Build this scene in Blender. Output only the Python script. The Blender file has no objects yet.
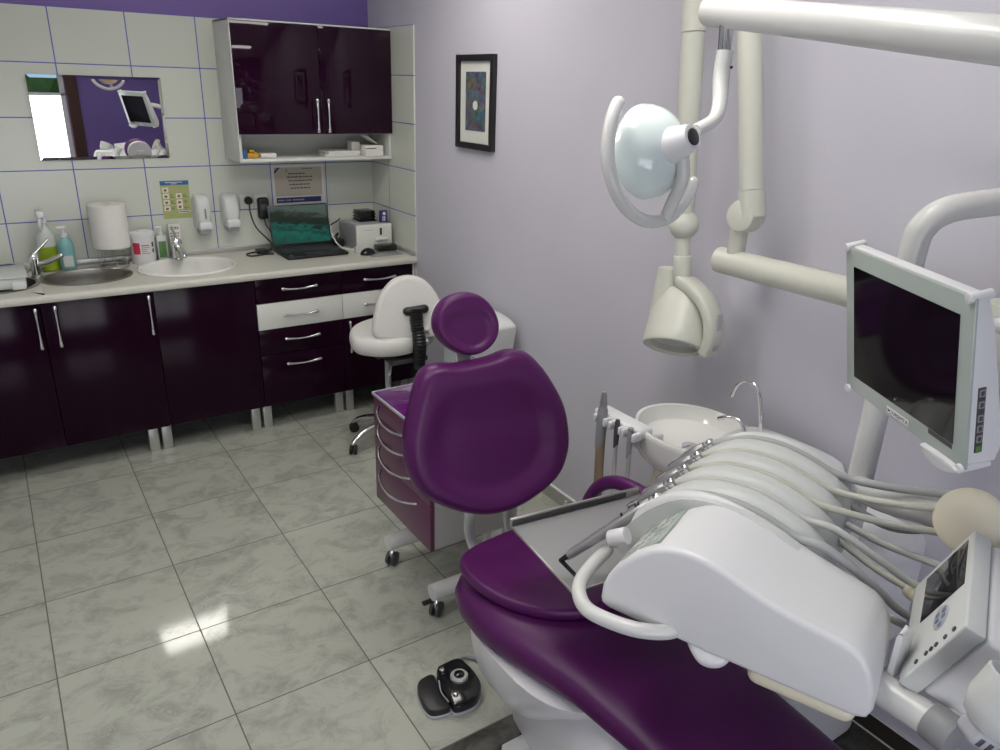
import bpy, bmesh, math, random
from mathutils import Vector, Matrix, Euler
random.seed(7)
SC = bpy.context.scene
COL = SC.collection
PI = math.pi
V3 = lambda *a: Vector(a)

# ------------------------------------------------------------------ materials
def nodes_of(m):
    m.use_nodes = True
    return m.node_tree.nodes, m.node_tree.links

def mat(name, col, rough=0.5, metal=0.0, coat=0.0, spec=0.5, noise=0.0, nscale=20, bump=0.0, bscale=200, emit=None, estr=0.0, trans=0.0):
    m = bpy.data.materials.new(name)
    N, L = nodes_of(m)
    b = N['Principled BSDF']
    b.inputs['Roughness'].default_value = rough
    b.inputs['Metallic'].default_value = metal
    b.inputs['Coat Weight'].default_value = coat
    b.inputs['Coat Roughness'].default_value = 0.06
    b.inputs['Specular IOR Level'].default_value = spec
    b.inputs['Transmission Weight'].default_value = trans
    c = (*col, 1)
    b.inputs['Base Color'].default_value = c
    tc = N.new('ShaderNodeTexCoord')
    if noise > 0:
        t = N.new('ShaderNodeTexNoise'); t.inputs['Scale'].default_value = nscale; t.inputs['Detail'].default_value = 4
        L.new(tc.outputs['Object'], t.inputs['Vector'])
        mx = N.new('ShaderNodeMix'); mx.data_type = 'RGBA'
        mx.inputs[6].default_value = (*[max(0, x*(1-noise)) for x in col], 1)
        mx.inputs[7].default_value = (*[min(1, x*(1+noise)) for x in col], 1)
        L.new(t.outputs['Fac'], mx.inputs[0]); L.new(mx.outputs[2], b.inputs['Base Color'])
    if bump > 0:
        t2 = N.new('ShaderNodeTexNoise'); t2.inputs['Scale'].default_value = bscale; t2.inputs['Detail'].default_value = 3
        L.new(tc.outputs['Object'], t2.inputs['Vector'])
        bp = N.new('ShaderNodeBump'); bp.inputs['Strength'].default_value = bump; bp.inputs['Distance'].default_value = 0.002
        L.new(t2.outputs['Fac'], bp.inputs['Height']); L.new(bp.outputs['Normal'], b.inputs['Normal'])
    if emit:
        b.inputs['Emission Color'].default_value = (*emit, 1); b.inputs['Emission Strength'].default_value = estr
    return m

def mnode(N, L, op, a, b=None, c=None):
    n = N.new('ShaderNodeMath'); n.operation = op
    for i, x in enumerate((a, b, c)):
        if x is None: continue
        if isinstance(x, (int, float)): n.inputs[i].default_value = x
        else: L.new(x, n.inputs[i])
    return n.outputs[0]

def tile_mat(name, ax, size, off, width, grout, light, dark, rough, marble=0.0, coat=0.0, split=None, dark2=None, groutrough=0.6):
    """tiles on two axes ax=('X','Z') with grout lines at off + k*size"""
    m = bpy.data.materials.new(name)
    N, L = nodes_of(m); b = N['Principled BSDF']
    tc = N.new('ShaderNodeTexCoord'); sp = N.new('ShaderNodeSeparateXYZ'); L.new(tc.outputs['Object'], sp.inputs[0])
    ds = []
    cells = []
    for i in (0, 1):
        s = mnode(N, L, 'SUBTRACT', sp.outputs[ax[i]], off[i])
        d = mnode(N, L, 'PINGPONG', s, size[i]/2)
        ds.append(d)
        cells.append(mnode(N, L, 'FLOOR', mnode(N, L, 'DIVIDE', s, size[i])))
    mn = mnode(N, L, 'MINIMUM', ds[0], ds[1])
    g = mnode(N, L, 'LESS_THAN', mn, width/2)
    cv = N.new('ShaderNodeCombineXYZ'); L.new(cells[0], cv.inputs[0]); L.new(cells[1], cv.inputs[1])
    wn = N.new('ShaderNodeTexWhiteNoise'); L.new(cv.outputs[0], wn.inputs['Vector'])
    base = N.new('ShaderNodeMix'); base.data_type = 'RGBA'
    base.inputs[6].default_value = (*dark, 1); base.inputs[7].default_value = (*light, 1)
    if marble > 0:
        # each tile shows its own cut of the stone
        add = N.new('ShaderNodeVectorMath'); add.operation = 'MULTIPLY_ADD'
        L.new(wn.outputs['Color'], add.inputs[0]); add.inputs[1].default_value = (7, 7, 7); L.new(tc.outputs['Object'], add.inputs[2])
        mp = N.new('ShaderNodeMapping'); mp.inputs['Rotation'].default_value = (0, 0, 0.6); mp.inputs['Scale'].default_value = (1.0, 1.3, 1.0)
        L.new(add.outputs[0], mp.inputs['Vector'])
        t = N.new('ShaderNodeTexNoise'); t.inputs['Scale'].default_value = 7.0; t.inputs['Detail'].default_value = 12; t.inputs['Roughness'].default_value = 0.74
        t.inputs['Distortion'].default_value = 0.55
        L.new(mp.outputs[0], t.inputs['Vector'])
        t2 = N.new('ShaderNodeTexNoise'); t2.inputs['Scale'].default_value = 15; t2.inputs['Detail'].default_value = 8; t2.inputs['Distortion'].default_value = 0.8
        L.new(mp.outputs[0], t2.inputs['Vector'])
        r = N.new('ShaderNodeValToRGB'); r.color_ramp.elements[0].position = 0.36; r.color_ramp.elements[1].position = 0.54
        L.new(t.outputs['Fac'], r.inputs[0])
        v = mnode(N, L, 'ABSOLUTE', mnode(N, L, 'SUBTRACT', t2.outputs['Fac'], 0.47))
        v = mnode(N, L, 'MULTIPLY', mnode(N, L, 'LESS_THAN', v, 0.012), mnode(N, L, 'MULTIPLY', mnode(N, L, 'SUBTRACT', 1.0, r.outputs[0]), 0.9))
        f = mnode(N, L, 'MAXIMUM', mnode(N, L, 'MULTIPLY_ADD', r.outputs[0], 0.9, 0.0), v)
        L.new(f, base.inputs[0])
    else:
        f = mnode(N, L, 'MULTIPLY', wn.outputs['Value'], 1.0)
        L.new(f, base.inputs[0])
    out = base.outputs[2]
    if split is not None:
        # a border of dark tiles beyond this line (a different stone)
        b2 = N.new('ShaderNodeMix'); b2.data_type = 'RGBA'
        b2.inputs[6].default_value = (*dark2[0], 1); b2.inputs[7].default_value = (*dark2[1], 1)
        L.new(f, b2.inputs[0])
        ms = N.new('ShaderNodeMix'); ms.data_type = 'RGBA'
        L.new(mnode(N, L, 'LESS_THAN', sp.outputs['Y'], split), ms.inputs[0]); L.new(out, ms.inputs[6]); L.new(b2.outputs[2], ms.inputs[7])
        out = ms.outputs[2]
    mg = N.new('ShaderNodeMix'); mg.data_type = 'RGBA'
    L.new(g, mg.inputs[0]); L.new(out, mg.inputs[6])
    if split is not None:
        gm = N.new('ShaderNodeMix'); gm.data_type = 'RGBA'
        gm.inputs[6].default_value = (*grout, 1); gm.inputs[7].default_value = (0.3, 0.29, 0.26, 1)
        L.new(mnode(N, L, 'LESS_THAN', sp.outputs['Y'], split-0.02), gm.inputs[0]); L.new(gm.outputs[2], mg.inputs[7])
    else:
        mg.inputs[7].default_value = (*grout, 1)
    L.new(mg.outputs[2], b.inputs['Base Color'])
    rr = mnode(N, L, 'MULTIPLY_ADD', g, groutrough-rough, rough)
    L.new(rr, b.inputs['Roughness'])
    b.inputs['Coat Weight'].default_value = coat; b.inputs['Coat Roughness'].default_value = 0.05
    bp = N.new('ShaderNodeBump'); bp.inputs['Strength'].default_value = 0.25; bp.inputs['Distance'].default_value = 0.001
    L.new(mnode(N, L, 'SUBTRACT', 1.0, g), bp.inputs['Height']); L.new(bp.outputs['Normal'], b.inputs['Normal'])
    return m

M = {}
M['lilac'] = mat('lilac_paint', (0.56, 0.545, 0.61), 0.6, noise=0.03, nscale=3, bump=0.12, bscale=90)
M['purple_paint'] = mat('purple_paint', (0.175, 0.115, 0.36), 0.6, noise=0.03, nscale=3, bump=0.1, bscale=90)
M['ceiling'] = mat('ceiling_paint', (0.84, 0.84, 0.83), 0.8, noise=0.02)
M['wtile'] = tile_mat('glazed_wall_tile', ('X', 'Z'), (0.3333, 0.2494), (-1.6413, 2.1435), 0.0052, (0.085, 0.115, 0.46), (0.635, 0.660, 0.580), (0.605, 0.63, 0.555), 0.22)
M['wtile_r'] = tile_mat('glazed_wall_tile_side', ('Y', 'Z'), (0.3333, 0.2494), (-0.2554, 2.1435), 0.0052, (0.10, 0.125, 0.42), (0.635, 0.660, 0.580), (0.605, 0.63, 0.555), 0.22)
M['floor'] = tile_mat('marbled_floor_tile', ('X', 'Y'), (0.4507, 0.4547), (-2.1085, -1.618), 0.0042, (0.10, 0.10, 0.085), (0.445, 0.457, 0.392), (0.300, 0.31, 0.27), 0.07, marble=1.0, split=-2.982, dark2=((0.035, 0.032, 0.026), (0.10, 0.095, 0.08)))
M['basetile'] = mat('grey_skirting_tile', (0.38, 0.38, 0.33), 0.25, noise=0.12, nscale=9)
M['basetile_d'] = mat('dark_skirting_tile', (0.05, 0.042, 0.035), 0.25, noise=0.3, nscale=9)
M['joint'] = mat('white_joint', (0.75, 0.75, 0.72), 0.5, noise=0.03)
M['gloss'] = mat('aubergine_gloss', (0.013, 0.0018, 0.0095), 0.14, coat=0.0, spec=0.15, noise=0.05, nscale=2)
M['gloss2'] = mat('aubergine_high_gloss', (0.016, 0.0026, 0.0125), 0.03, spec=0.30, noise=0.05, nscale=2)
M['whitegloss'] = mat('white_gloss', (0.70, 0.71, 0.66), 0.2, noise=0.02)
M['carcass'] = mat('white_board', (0.66, 0.67, 0.63), 0.45, noise=0.02)
M['carcass_dark'] = mat('dark_board', (0.03, 0.012, 0.026), 0.5, noise=0.05)
M['worktop'] = mat('pale_speckled_worktop', (0.60, 0.59, 0.52), 0.35, noise=0.10, nscale=240)
M['chrome'] = mat('chrome', (0.80, 0.80, 0.80), 0.12, metal=1, noise=0.02)
M['steel'] = mat('brushed_steel', (0.55, 0.54, 0.51), 0.30, metal=1, noise=0.06, nscale=60)
M['steel2'] = mat('used_steel_bowl', (0.30, 0.285, 0.255), 0.36, metal=0.9, noise=0.08, nscale=60)
M['alu'] = mat('satin_aluminium', (0.60, 0.60, 0.58), 0.38, metal=0.8, noise=0.04, nscale=50)
M['leather'] = mat('purple_leatherette', (0.078, 0.009, 0.083), 0.38, spec=0.32, noise=0.06, nscale=30, bump=0.10, bscale=420)
M['wleather'] = mat('white_leatherette', (0.72, 0.71, 0.68), 0.4, noise=0.03, bump=0.08, bscale=350)
M['wplast'] = mat('white_plastic', (0.74, 0.74, 0.75), 0.28, noise=0.015, nscale=8)
M['wplast2'] = mat('cool_white_plastic', (0.66, 0.68, 0.66), 0.34, noise=0.015, nscale=8)
M['enamel'] = mat('white_enamel_tube', (0.66, 0.66, 0.64), 0.22, noise=0.015, nscale=8)
M['beige'] = mat('ivory_enamel', (0.57, 0.575, 0.50), 0.36, noise=0.02, nscale=6)
M['cream'] = mat('cream_plastic', (0.80, 0.74, 0.58), 0.4, noise=0.02, nscale=6)
M['ceramic'] = mat('white_ceramic', (0.80, 0.80, 0.76), 0.1, coat=0.3, noise=0.01)
M['black'] = mat('black_plastic', (0.012, 0.012, 0.013), 0.4, noise=0.1)
M['blackgloss'] = mat('black_gloss', (0.008, 0.008, 0.009), 0.12, noise=0.1)
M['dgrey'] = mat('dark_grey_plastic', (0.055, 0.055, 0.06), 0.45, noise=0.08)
M['grey'] = mat('grey_plastic', (0.27, 0.275, 0.28), 0.45, noise=0.05)
M['lgrey'] = mat('light_grey_plastic', (0.42, 0.43, 0.46), 0.4, noise=0.03)
M['rubber'] = mat('rubber', (0.010, 0.010, 0.010), 0.6, noise=0.1)
M['hose_g'] = mat('grey_hose', (0.42, 0.43, 0.43), 0.42, noise=0.03)
M['hose_y'] = mat('yellowed_hose', (0.56, 0.56, 0.49), 0.42, noise=0.03)
M['hose_w'] = mat('pale_hose', (0.56, 0.57, 0.54), 0.42, noise=0.03)
M['hose_b'] = mat('brown_suction_hose', (0.30, 0.22, 0.145), 0.5, noise=0.06)
M['screen'] = mat('dark_screen', (0.006, 0.005, 0.006), 0.06, noise=0.05)
M['mfront'] = mat('greenish_glass_front', (0.42, 0.475, 0.44), 0.15, noise=0.02)
M['cartface'] = mat('plum_lacquer', (0.125, 0.035, 0.085), 0.28, noise=0.04)
M['carttop'] = mat('violet_glass', (0.10, 0.012, 0.125), 0.08, coat=0.5, noise=0.03)
M['cartbody'] = mat('warm_grey_panel', (0.55, 0.53, 0.52), 0.4, noise=0.03)
M['paper'] = mat('white_paper', (0.76, 0.75, 0.70), 0.85, noise=0.03, bump=0.2, bscale=150)
M['red'] = mat('red_print', (0.55, 0.03, 0.07), 0.5, noise=0.05)
M['green'] = mat('green_liquid', (0.28, 0.40, 0.02), 0.3, noise=0.08)
M['dgreen'] = mat('green_label', (0.09, 0.22, 0.06), 0.4, noise=0.08)
M['clearp'] = mat('cloudy_plastic', (0.58, 0.62, 0.58), 0.25, noise=0.03)
M['teal'] = mat('turquoise_soap', (0.20, 0.44, 0.44), 0.3, noise=0.04)
M['padkey'] = mat('grey_blue_key', (0.16, 0.22, 0.33), 0.4, noise=0.04)
M['yellow'] = mat('amber_plastic', (0.55, 0.30, 0.02), 0.35, noise=0.2, nscale=60)
M['blue'] = mat('navy_print', (0.025, 0.03, 0.16), 0.4, noise=0.06)
M['blue2'] = mat('blue_print', (0.02, 0.13, 0.36), 0.4, noise=0.06)
M['lime'] = mat('lime_print', (0.40, 0.44, 0.17), 0.45, noise=0.12, nscale=30)
M['cert'] = mat('cream_print', (0.50, 0.45, 0.37), 0.5, noise=0.08, nscale=10)
M['ink'] = mat('grey_ink', (0.10, 0.09, 0.08), 0.6, noise=0.1)
M['winered'] = mat('dull_red_print', (0.32, 0.10, 0.07), 0.6, noise=0.2, nscale=150)
M['mirror'] = mat('mirror_silver', (0.90, 0.91, 0.90), 0.005, metal=1, noise=0.005)
M['wood'] = mat('dark_brown_wood', (0.06, 0.025, 0.016), 0.4, noise=0.2, nscale=12)
M['mat_c'] = mat('mount_board', (0.66, 0.66, 0.60), 0.6, noise=0.02)
M['leaf'] = mat('leaf_green', (0.09, 0.17, 0.03), 0.6, noise=0.6, nscale=9)
M['leaf2'] = mat('leaf_yellow_green', (0.34, 0.36, 0.05), 0.6, noise=0.6, nscale=9)
M['bark'] = mat('bark', (0.10, 0.07, 0.05), 0.8, noise=0.3, nscale=30)
M['ground'] = mat('ground_grass', (0.15, 0.2, 0.07), 0.9, noise=0.3, nscale=5)
M['dishglass'] = mat('coated_reflector', (0.70, 0.79, 0.78), 0.10, coat=0.5, noise=0.02)
M['dishface'] = mat('reflector_face', (0.75, 0.60, 0.45), 0.10, metal=0.7, noise=0.05)
M['frost'] = mat('frosted_pane', (0.9, 0.92, 0.95), 0.9, noise=0.01, emit=(0.93, 0.95, 1.0), estr=1.5)
M['lamp'] = mat('ceiling_lamp_diffuser', (0.9, 0.9, 0.88), 0.7, noise=0.01, emit=(1.0, 0.965, 0.90), estr=5.2)
M['lamp2'] = mat('ceiling_lamp_diffuser_bright', (0.9, 0.9, 0.88), 0.7, noise=0.01, emit=(1.0, 0.97, 0.92), estr=5.5)
M['fill_lamp'] = mat('fill_lamp_diffuser', (0.9, 0.9, 0.88), 0.7, noise=0.01, emit=(1.0, 0.97, 0.92), estr=5.4)

def glass_mat():
    m = bpy.data.materials.new('window_glass'); N, L = nodes_of(m)
    b = N['Principled BSDF']; b.inputs['Roughness'].default_value = 0.0; b.inputs['Transmission Weight'].default_value = 1.0; b.inputs['IOR'].default_value = 1.02
    b.inputs['Base Color'].default_value = (0.97, 0.99, 0.98, 1)
    return m
M['glass'] = glass_mat()

def wallpaper_mat():
    m = bpy.data.materials.new('seascape_wallpaper'); N, L = nodes_of(m); b = N['Principled BSDF']
    tc = N.new('ShaderNodeTexCoord'); sp = N.new('ShaderNodeSeparateXYZ'); L.new(tc.outputs['Generated'], sp.inputs[0])
    t = N.new('ShaderNodeTexNoise'); t.inputs['Scale'].default_value = 7; t.inputs['Detail'].default_value = 8; t.inputs['Distortion'].default_value = 0.8
    L.new(tc.outputs['Generated'], t.inputs['Vector'])
    h = mnode(N, L, 'ADD', sp.outputs['Z'], mnode(N, L, 'MULTIPLY', mnode(N, L, 'SUBTRACT', t.outputs['Fac'], 0.5), 0.55))
    # the cliff leans over the left of the picture
    h = mnode(N, L, 'SUBTRACT', h, mnode(N, L, 'MULTIPLY', mnode(N, L, 'SUBTRACT', 0.5, sp.outputs['X']), 0.25))
    r = N.new('ShaderNodeValToRGB'); e = r.color_ramp.elements
    e[0].position = 0.0; e[0].color = (0.004, 0.05, 0.035, 1)
    for p, c in ((0.22, (0.006, 0.10, 0.075, 1)), (0.33, (0.003, 0.03, 0.025, 1)), (0.42, (0.006, 0.09, 0.07, 1)), (0.52, (0.004, 0.012, 0.008, 1)), (0.72, (0.012, 0.02, 0.012, 1)), (0.80, (0.035, 0.05, 0.042, 1))):
        el = r.color_ramp.elements.new(p); el.color = c
    r.color_ramp.elements[-1].position = 0.9; r.color_ramp.elements[-1].color = (0.06, 0.09, 0.08, 1)
    L.new(h, r.inputs[0])
    b.inputs['Base Color'].default_value = (0.01, 0.01, 0.01, 1); b.inputs['Specular IOR Level'].default_value = 0.2; b.inputs['Roughness'].default_value = 0.25
    L.new(r.outputs[0], b.inputs['Emission Color']); b.inputs['Emission Strength'].default_value = 0.35
    return m
M['wallpaper'] = wallpaper_mat()

def art_mat():
    m = bpy.data.materials.new('abstract_print'); N, L = nodes_of(m); b = N['Principled BSDF']
    tc = N.new('ShaderNodeTexCoord')
    v = N.new('ShaderNodeTexVoronoi'); v.inputs['Scale'].default_value = 34; L.new(tc.outputs['Object'], v.inputs['Vector'])
    t = N.new('ShaderNodeTexNoise'); t.inputs['Scale'].default_value = 12; t.inputs['Detail'].default_value = 5; L.new(tc.outputs['Object'], t.inputs['Vector'])
    r = N.new('ShaderNodeValToRGB'); e = r.color_ramp.elements
    e[0].position = 0.30; e[0].color = (0.012, 0.012, 0.02, 1); e[1].position = 0.75; e[1].color = (0.25, 0.28, 0.30, 1)
    for p, c in ((0.42, (0.02, 0.03, 0.10, 1)), (0.5, (0.03, 0.13, 0.22, 1)), (0.56, (0.02, 0.02, 0.03, 1)), (0.62, (0.16, 0.04, 0.07, 1)), (0.68, (0.05, 0.18, 0.2, 1))):
        el = r.color_ramp.elements.new(p); el.color = c
    mx = N.new('ShaderNodeMix'); mx.data_type = 'RGBA'; mx.inputs[0].default_value = 0.16
    L.new(t.outputs['Fac'], r.inputs[0]); L.new(r.outputs[0], mx.inputs[6]); L.new(v.outputs['Color'], mx.inputs[7])
    g = N.new('ShaderNodeHueSaturation'); g.inputs['Value'].default_value = 0.75; g.inputs['Saturation'].default_value = 0.8; L.new(mx.outputs[2], g.inputs['Color'])
    L.new(g.outputs[0], b.inputs['Base Color']); b.inputs['Roughness'].default_value = 0.3
    return m
M['art'] = art_mat()

# ------------------------------------------------------------------ mesh helpers
def BM(): return bmesh.new()

def merge(bm, tmp, mtx=None):
    if mtx is not None: bmesh.ops.transform(tmp, matrix=mtx, verts=tmp.verts)
    vm = {v: bm.verts.new(v.co) for v in tmp.verts}
    for f in tmp.faces:
        try: bm.faces.new([vm[v] for v in f.verts])
        except ValueError: pass
    tmp.free()

def frame(o, X, Y, Z):
    X, Y, Z = Vector(X).normalized(), Vector(Y).normalized(), Vector(Z).normalized()
    m = Matrix.Identity(4)
    for i in range(3):
        m[i][0], m[i][1], m[i][2], m[i][3] = X[i], Y[i], Z[i], o[i]
    return m

def axis_frame(o, z):
    z = Vector(z).normalized()
    h = Vector((0, 0, 1)) if abs(z.z) < 0.9 else Vector((1, 0, 0))
    x = h.cross(z).normalized(); y = z.cross(x)
    return frame(o, x, y, z)

def box(bm, lo, hi, bev=0.0, seg=2, mtx=None):
    t = BM(); bmesh.ops.create_cube(t, size=1)
    c = [(a+b)/2 for a, b in zip(lo, hi)]; s = [abs(b-a) for a, b in zip(lo, hi)]
    for v in t.verts: v.co = Vector((v.co.x*s[0]+c[0], v.co.y*s[1]+c[1], v.co.z*s[2]+c[2]))
    if bev > 0: bmesh.ops.bevel(t, geom=t.edges[:], offset=min(bev, min(s)*0.49), segments=seg, affect='EDGES', profile=0.5)
    merge(bm, t, mtx)

def smooth_pts(pts, n=6, closed=False):
    P = [Vector(p) for p in pts]; out = []; k = len(P)
    if k < 3: return P
    rng = range(k if closed else k-1)
    for i in rng:
        p0 = P[(i-1) % k] if (closed or i > 0) else P[0]*2-P[1]
        p1, p2 = P[i], P[(i+1) % k]
        p3 = P[(i+2) % k] if (closed or i+2 < k) else P[-1]*2-P[-2]
        for j in range(n):
            t = j/n
            out.append(0.5*((2*p1)+(p2-p0)*t+(2*p0-5*p1+4*p2-p3)*t*t+(3*p1-p0-3*p2+p3)*t**3))
    if not closed: out.append(P[-1])
    return out

def tube(bm, pts, r, seg=12, smooth=0, closed=False, round_caps=False, flat=1.0):
    P = smooth_pts(pts, smooth, closed) if smooth else [Vector(p) for p in pts]
    n = len(P)
    R = r if isinstance(r, (list, tuple)) else [r]*n
    if len(R) != n:
        R = [R[min(int(i*(len(R)-1)/(n-1)), len(R)-2)]*(1-(i*(len(R)-1)/(n-1) - min(int(i*(len(R)-1)/(n-1)), len(R)-2))) + R[min(int(i*(len(R)-1)/(n-1)), len(R)-2)+1]*(i*(len(R)-1)/(n-1) - min(int(i*(len(R)-1)/(n-1)), len(R)-2)) for i in range(n)]
    T = []
    for i in range(n):
        a = P[(i-1) % n] if (closed or i > 0) else P[i]; b = P[(i+1) % n] if (closed or i < n-1) else P[i]
        T.append((b-a).normalized())
    up = Vector((0, 0, 1)) if abs(T[0].z) < 0.9 else Vector((1, 0, 0))
    x = T[0].cross(up).normalized()
    rings = []
    if round_caps and not closed:
        P2, R2, T2 = [], [], []
        for k in (0, 1, 2): 
            a = (3-k)/3*PI/2; P2.append(P[0]-T[0]*R[0]*math.sin(a)); R2.append(max(R[0]*math.cos(a), R[0]*0.02)); T2.append(T[0])
        P2 += P; R2 += list(R); T2 += T
        for k in (1, 2, 3):
            a = k/3*PI/2; P2.append(P[-1]+T[-1]*R[-1]*math.sin(a)); R2.append(max(R[-1]*math.cos(a), R[-1]*0.02)); T2.append(T[-1])
        P, R, T = P2, R2, T2; n = len(P)
    for i in range(n):
        x = (x - T[i]*x.dot(T[i])).normalized(); y = T[i].cross(x)
        rings.append([bm.verts.new(P[i]+(x*math.cos(2*PI*k/seg)+y*math.sin(2*PI*k/seg)*flat)*R[i]) for k in range(seg)])
    m = n if closed else n-1
    for i in range(m):
        A, B = rings[i], rings[(i+1) % n]
        for k in range(seg): bm.faces.new((A[k], A[(k+1) % seg], B[(k+1) % seg], B[k]))
    if not closed:
        bm.faces.new(rings[0][::-1]); bm.faces.new(rings[-1])

def cyl(bm, a, b, r, seg=24, r2=None, bev=0.0):
    a, b = Vector(a), Vector(b); d = b-a; Ln = d.length; r2 = r if r2 is None else r2
    if bev > 0: prof = [(0, 0), (r-bev, 0), (r-bev*0.3, bev*0.3), (r, bev), (r2, Ln-bev), (r2-bev*0.3, Ln-bev*0.3), (r2-bev, Ln), (0, Ln)]
    else: prof = [(0, 0), (r, 0), (r2, Ln), (0, Ln)]
    lathe(bm, prof, axis_frame(a, d), seg)

def lathe(bm, prof, mtx=None, seg=32, sx=1.0, sy=1.0):
    rings = []
    for r, z in prof:
        if r < 1e-6: rings.append([bm.verts.new((mtx or Matrix()) @ Vector((0, 0, z)))])
        else: rings.append([bm.verts.new((mtx or Matrix()) @ Vector((r*sx*math.cos(2*PI*k/seg), r*sy*math.sin(2*PI*k/seg), z))) for k in range(seg)])
    for A, B in zip(rings, rings[1:]):
        if len(A) == 1 and len(B) == 1: continue
        for k in range(seg):
            if len(A) == 1: bm.faces.new((A[0], B[(k+1) % seg], B[k]))
            elif len(B) == 1: bm.faces.new((A[k], A[(k+1) % seg], B[0]))
            else: bm.faces.new((A[k], A[(k+1) % seg], B[(k+1) % seg], B[k]))

def loft(bm, rings, cap=True, closed=False):
    vs = [[bm.verts.new(p) for p in r] for r in rings]
    n = len(vs[0]); m = len(vs) if closed else len(vs)-1
    for i in range(m):
        A, B = vs[i], vs[(i+1) % len(vs)]
        for k in range(n): bm.faces.new((A[k], A[(k+1) % n], B[(k+1) % n], B[k]))
    if cap and not closed:
        for r in (vs[0], vs[-1]):
            c = bm.verts.new(sum((v.co for v in r), Vector())/n)
            for k in range(n): bm.faces.new((r[k], r[(k+1) % n], c))

def prism(bm, poly, d0, d1, mtx, bev=0.0, seg=2):
    """polygon in local XY extruded along local Z from d0 to d1"""
    t = BM()
    a = [t.verts.new((x, y, d0)) for x, y in poly]; b = [t.verts.new((x, y, d1)) for x, y in poly]
    n = len(poly)
    fa = t.faces.new(a[::-1]); fb = t.faces.new(b)
    for k in range(n): t.faces.new((a[k], a[(k+1) % n], b[(k+1) % n], b[k]))
    bmesh.ops.recalc_face_normals(t, faces=t.faces)
    if bev > 0:
        ed = [e for e in t.edges if (e.verts[0].co.z == e.verts[1].co.z)]
        bmesh.ops.bevel(t, geom=ed, offset=bev, segments=seg, affect='EDGES', profile=0.5)
    merge(bm, t, mtx)

def pillow(bm, outline, thick, mtx, edge=0.5, dish=0.0, rim=0.72, smooth=5, crown=0.0, c=None, fade=None):
    """padded cushion: outline in local XY, front toward local +Z"""
    O = [Vector((x, y, 0)) for x, y in outline]
    if smooth: O = smooth_pts(O, smooth, True)
    n = len(O)
    if c is None: c = sum(O, Vector())/n
    else: c = Vector((c[0], c[1], 0))
    th = thick
    prof = []                                   # (scale, z)
    k_edge = edge
    for a in range(0, 10):                       # back edge round to front edge
        ang = -PI/2+PI*a/9
        prof.append((1-k_edge*0.22*(1-math.cos(ang)), th/2+th/2*math.sin(ang)))
    front = [(q, 0) for q in (0.84, 0.81, 0.78, 0.75, 0.72, 0.69, 0.66, 0.63, 0.60, 0.56, 0.50, 0.40, 0.28, 0.14)]
    s_end = prof[-1][0]
    rings = []
    back = [(0.15, 0.0), (0.5, 0.0), (0.75, 0.0)]
    for s, z in back: rings.append([c+(p-c)*s*prof[0][0]/0.8*0.8+Vector((0, 0, z)) for p in O])
    for s, z in prof: rings.append([c+(p-c)*s+Vector((0, 0, z)) for p in O])
    for s, _ in front:
        s2 = s*s_end/0.86
        t = min(1, max(0, (rim-s)/0.24)); t = t*t*(3-2*t)
        r = []
        for p in O:
            q = c+(p-c)*s2
            d = dish*t
            if fade:
                u = min(1, max(0, (fade[1]-q.y)/(fade[1]-fade[0]))); d *= u*u*(3-2*u)
            q.z = th - d + crown*(1-(s/0.9)**2)
            r.append(q)
        rings.append(r)
    rings = [[mtx @ p for p in r] for r in rings]
    loft(bm, rings, cap=True)

OBJS = []
def obj(name, bm, material, parent=None, smooth=True, ang=38):
    bmesh.ops.remove_doubles(bm, verts=bm.verts, dist=1e-6)
    bmesh.ops.recalc_face_normals(bm, faces=bm.faces)
    me = bpy.data.meshes.new(name)
    root = parent
    off = Vector()
    while root is not None:
        off += root.location; root = root.parent
    if parent is not None: bmesh.ops.translate(bm, vec=-off, verts=bm.verts)
    bm.to_mesh(me); bm.free()
    me.materials.append(material)
    if smooth:
        me.shade_smooth(); me.set_sharp_from_angle(angle=math.radians(ang))
    o = bpy.data.objects.new(name, me); COL.objects.link(o)
    if parent is not None: o.parent = parent
    return o

def thing(name, label, cat, loc, group=None):
    o = bpy.data.objects.new(name, None); COL.objects.link(o); o.empty_display_size = 0.05
    o.location = loc
    o['label'] = label; o['category'] = cat
    if group: o['group'] = group
    return o

def tag(o, label, cat, group=None):
    o['label'] = label; o['category'] = cat
    if group: o['group'] = group
    return o

def struct(name, bm, m, parent=None, smooth=False):
    o = obj(name, bm, m, parent, smooth)
    if parent is None: o['kind'] = 'structure'
    return o

def text(name, body, size, mtx, material, parent, depth=0.0006, align='CENTER'):
    cu = bpy.data.curves.new('tmp_text', 'FONT'); cu.body = body; cu.size = size; cu.extrude = depth; cu.align_x = align; cu.align_y = 'CENTER'
    to = bpy.data.objects.new('tmp_text', cu); COL.objects.link(to)
    dg = bpy.context.evaluated_depsgraph_get()
    me = bpy.data.meshes.new_from_object(to.evaluated_get(dg))
    bm = BM(); bm.from_mesh(me)
    bpy.data.objects.remove(to); bpy.data.curves.remove(cu); bpy.data.meshes.remove(me)
    bmesh.ops.transform(bm, matrix=mtx, verts=bm.verts)
    return obj(name, bm, material, parent, smooth=False)

WALLM = lambda o: frame(o, (1, 0, 0), (0, 0, 1), (0, -1, 0))       # lettering on the back wall

# ------------------------------------------------------------------ camera
cam = bpy.data.cameras.new('camera'); co = bpy.data.objects.new('camera', cam); COL.objects.link(co)
co.location = (-2.0134, -4.4606, 1.8578); co.rotation_euler = (1.20279, -0.03022, -0.58433)
cam.sensor_width = 36; cam.lens = 36*750.8/1000; cam.clip_start = 0.02
SC.camera = co

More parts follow.
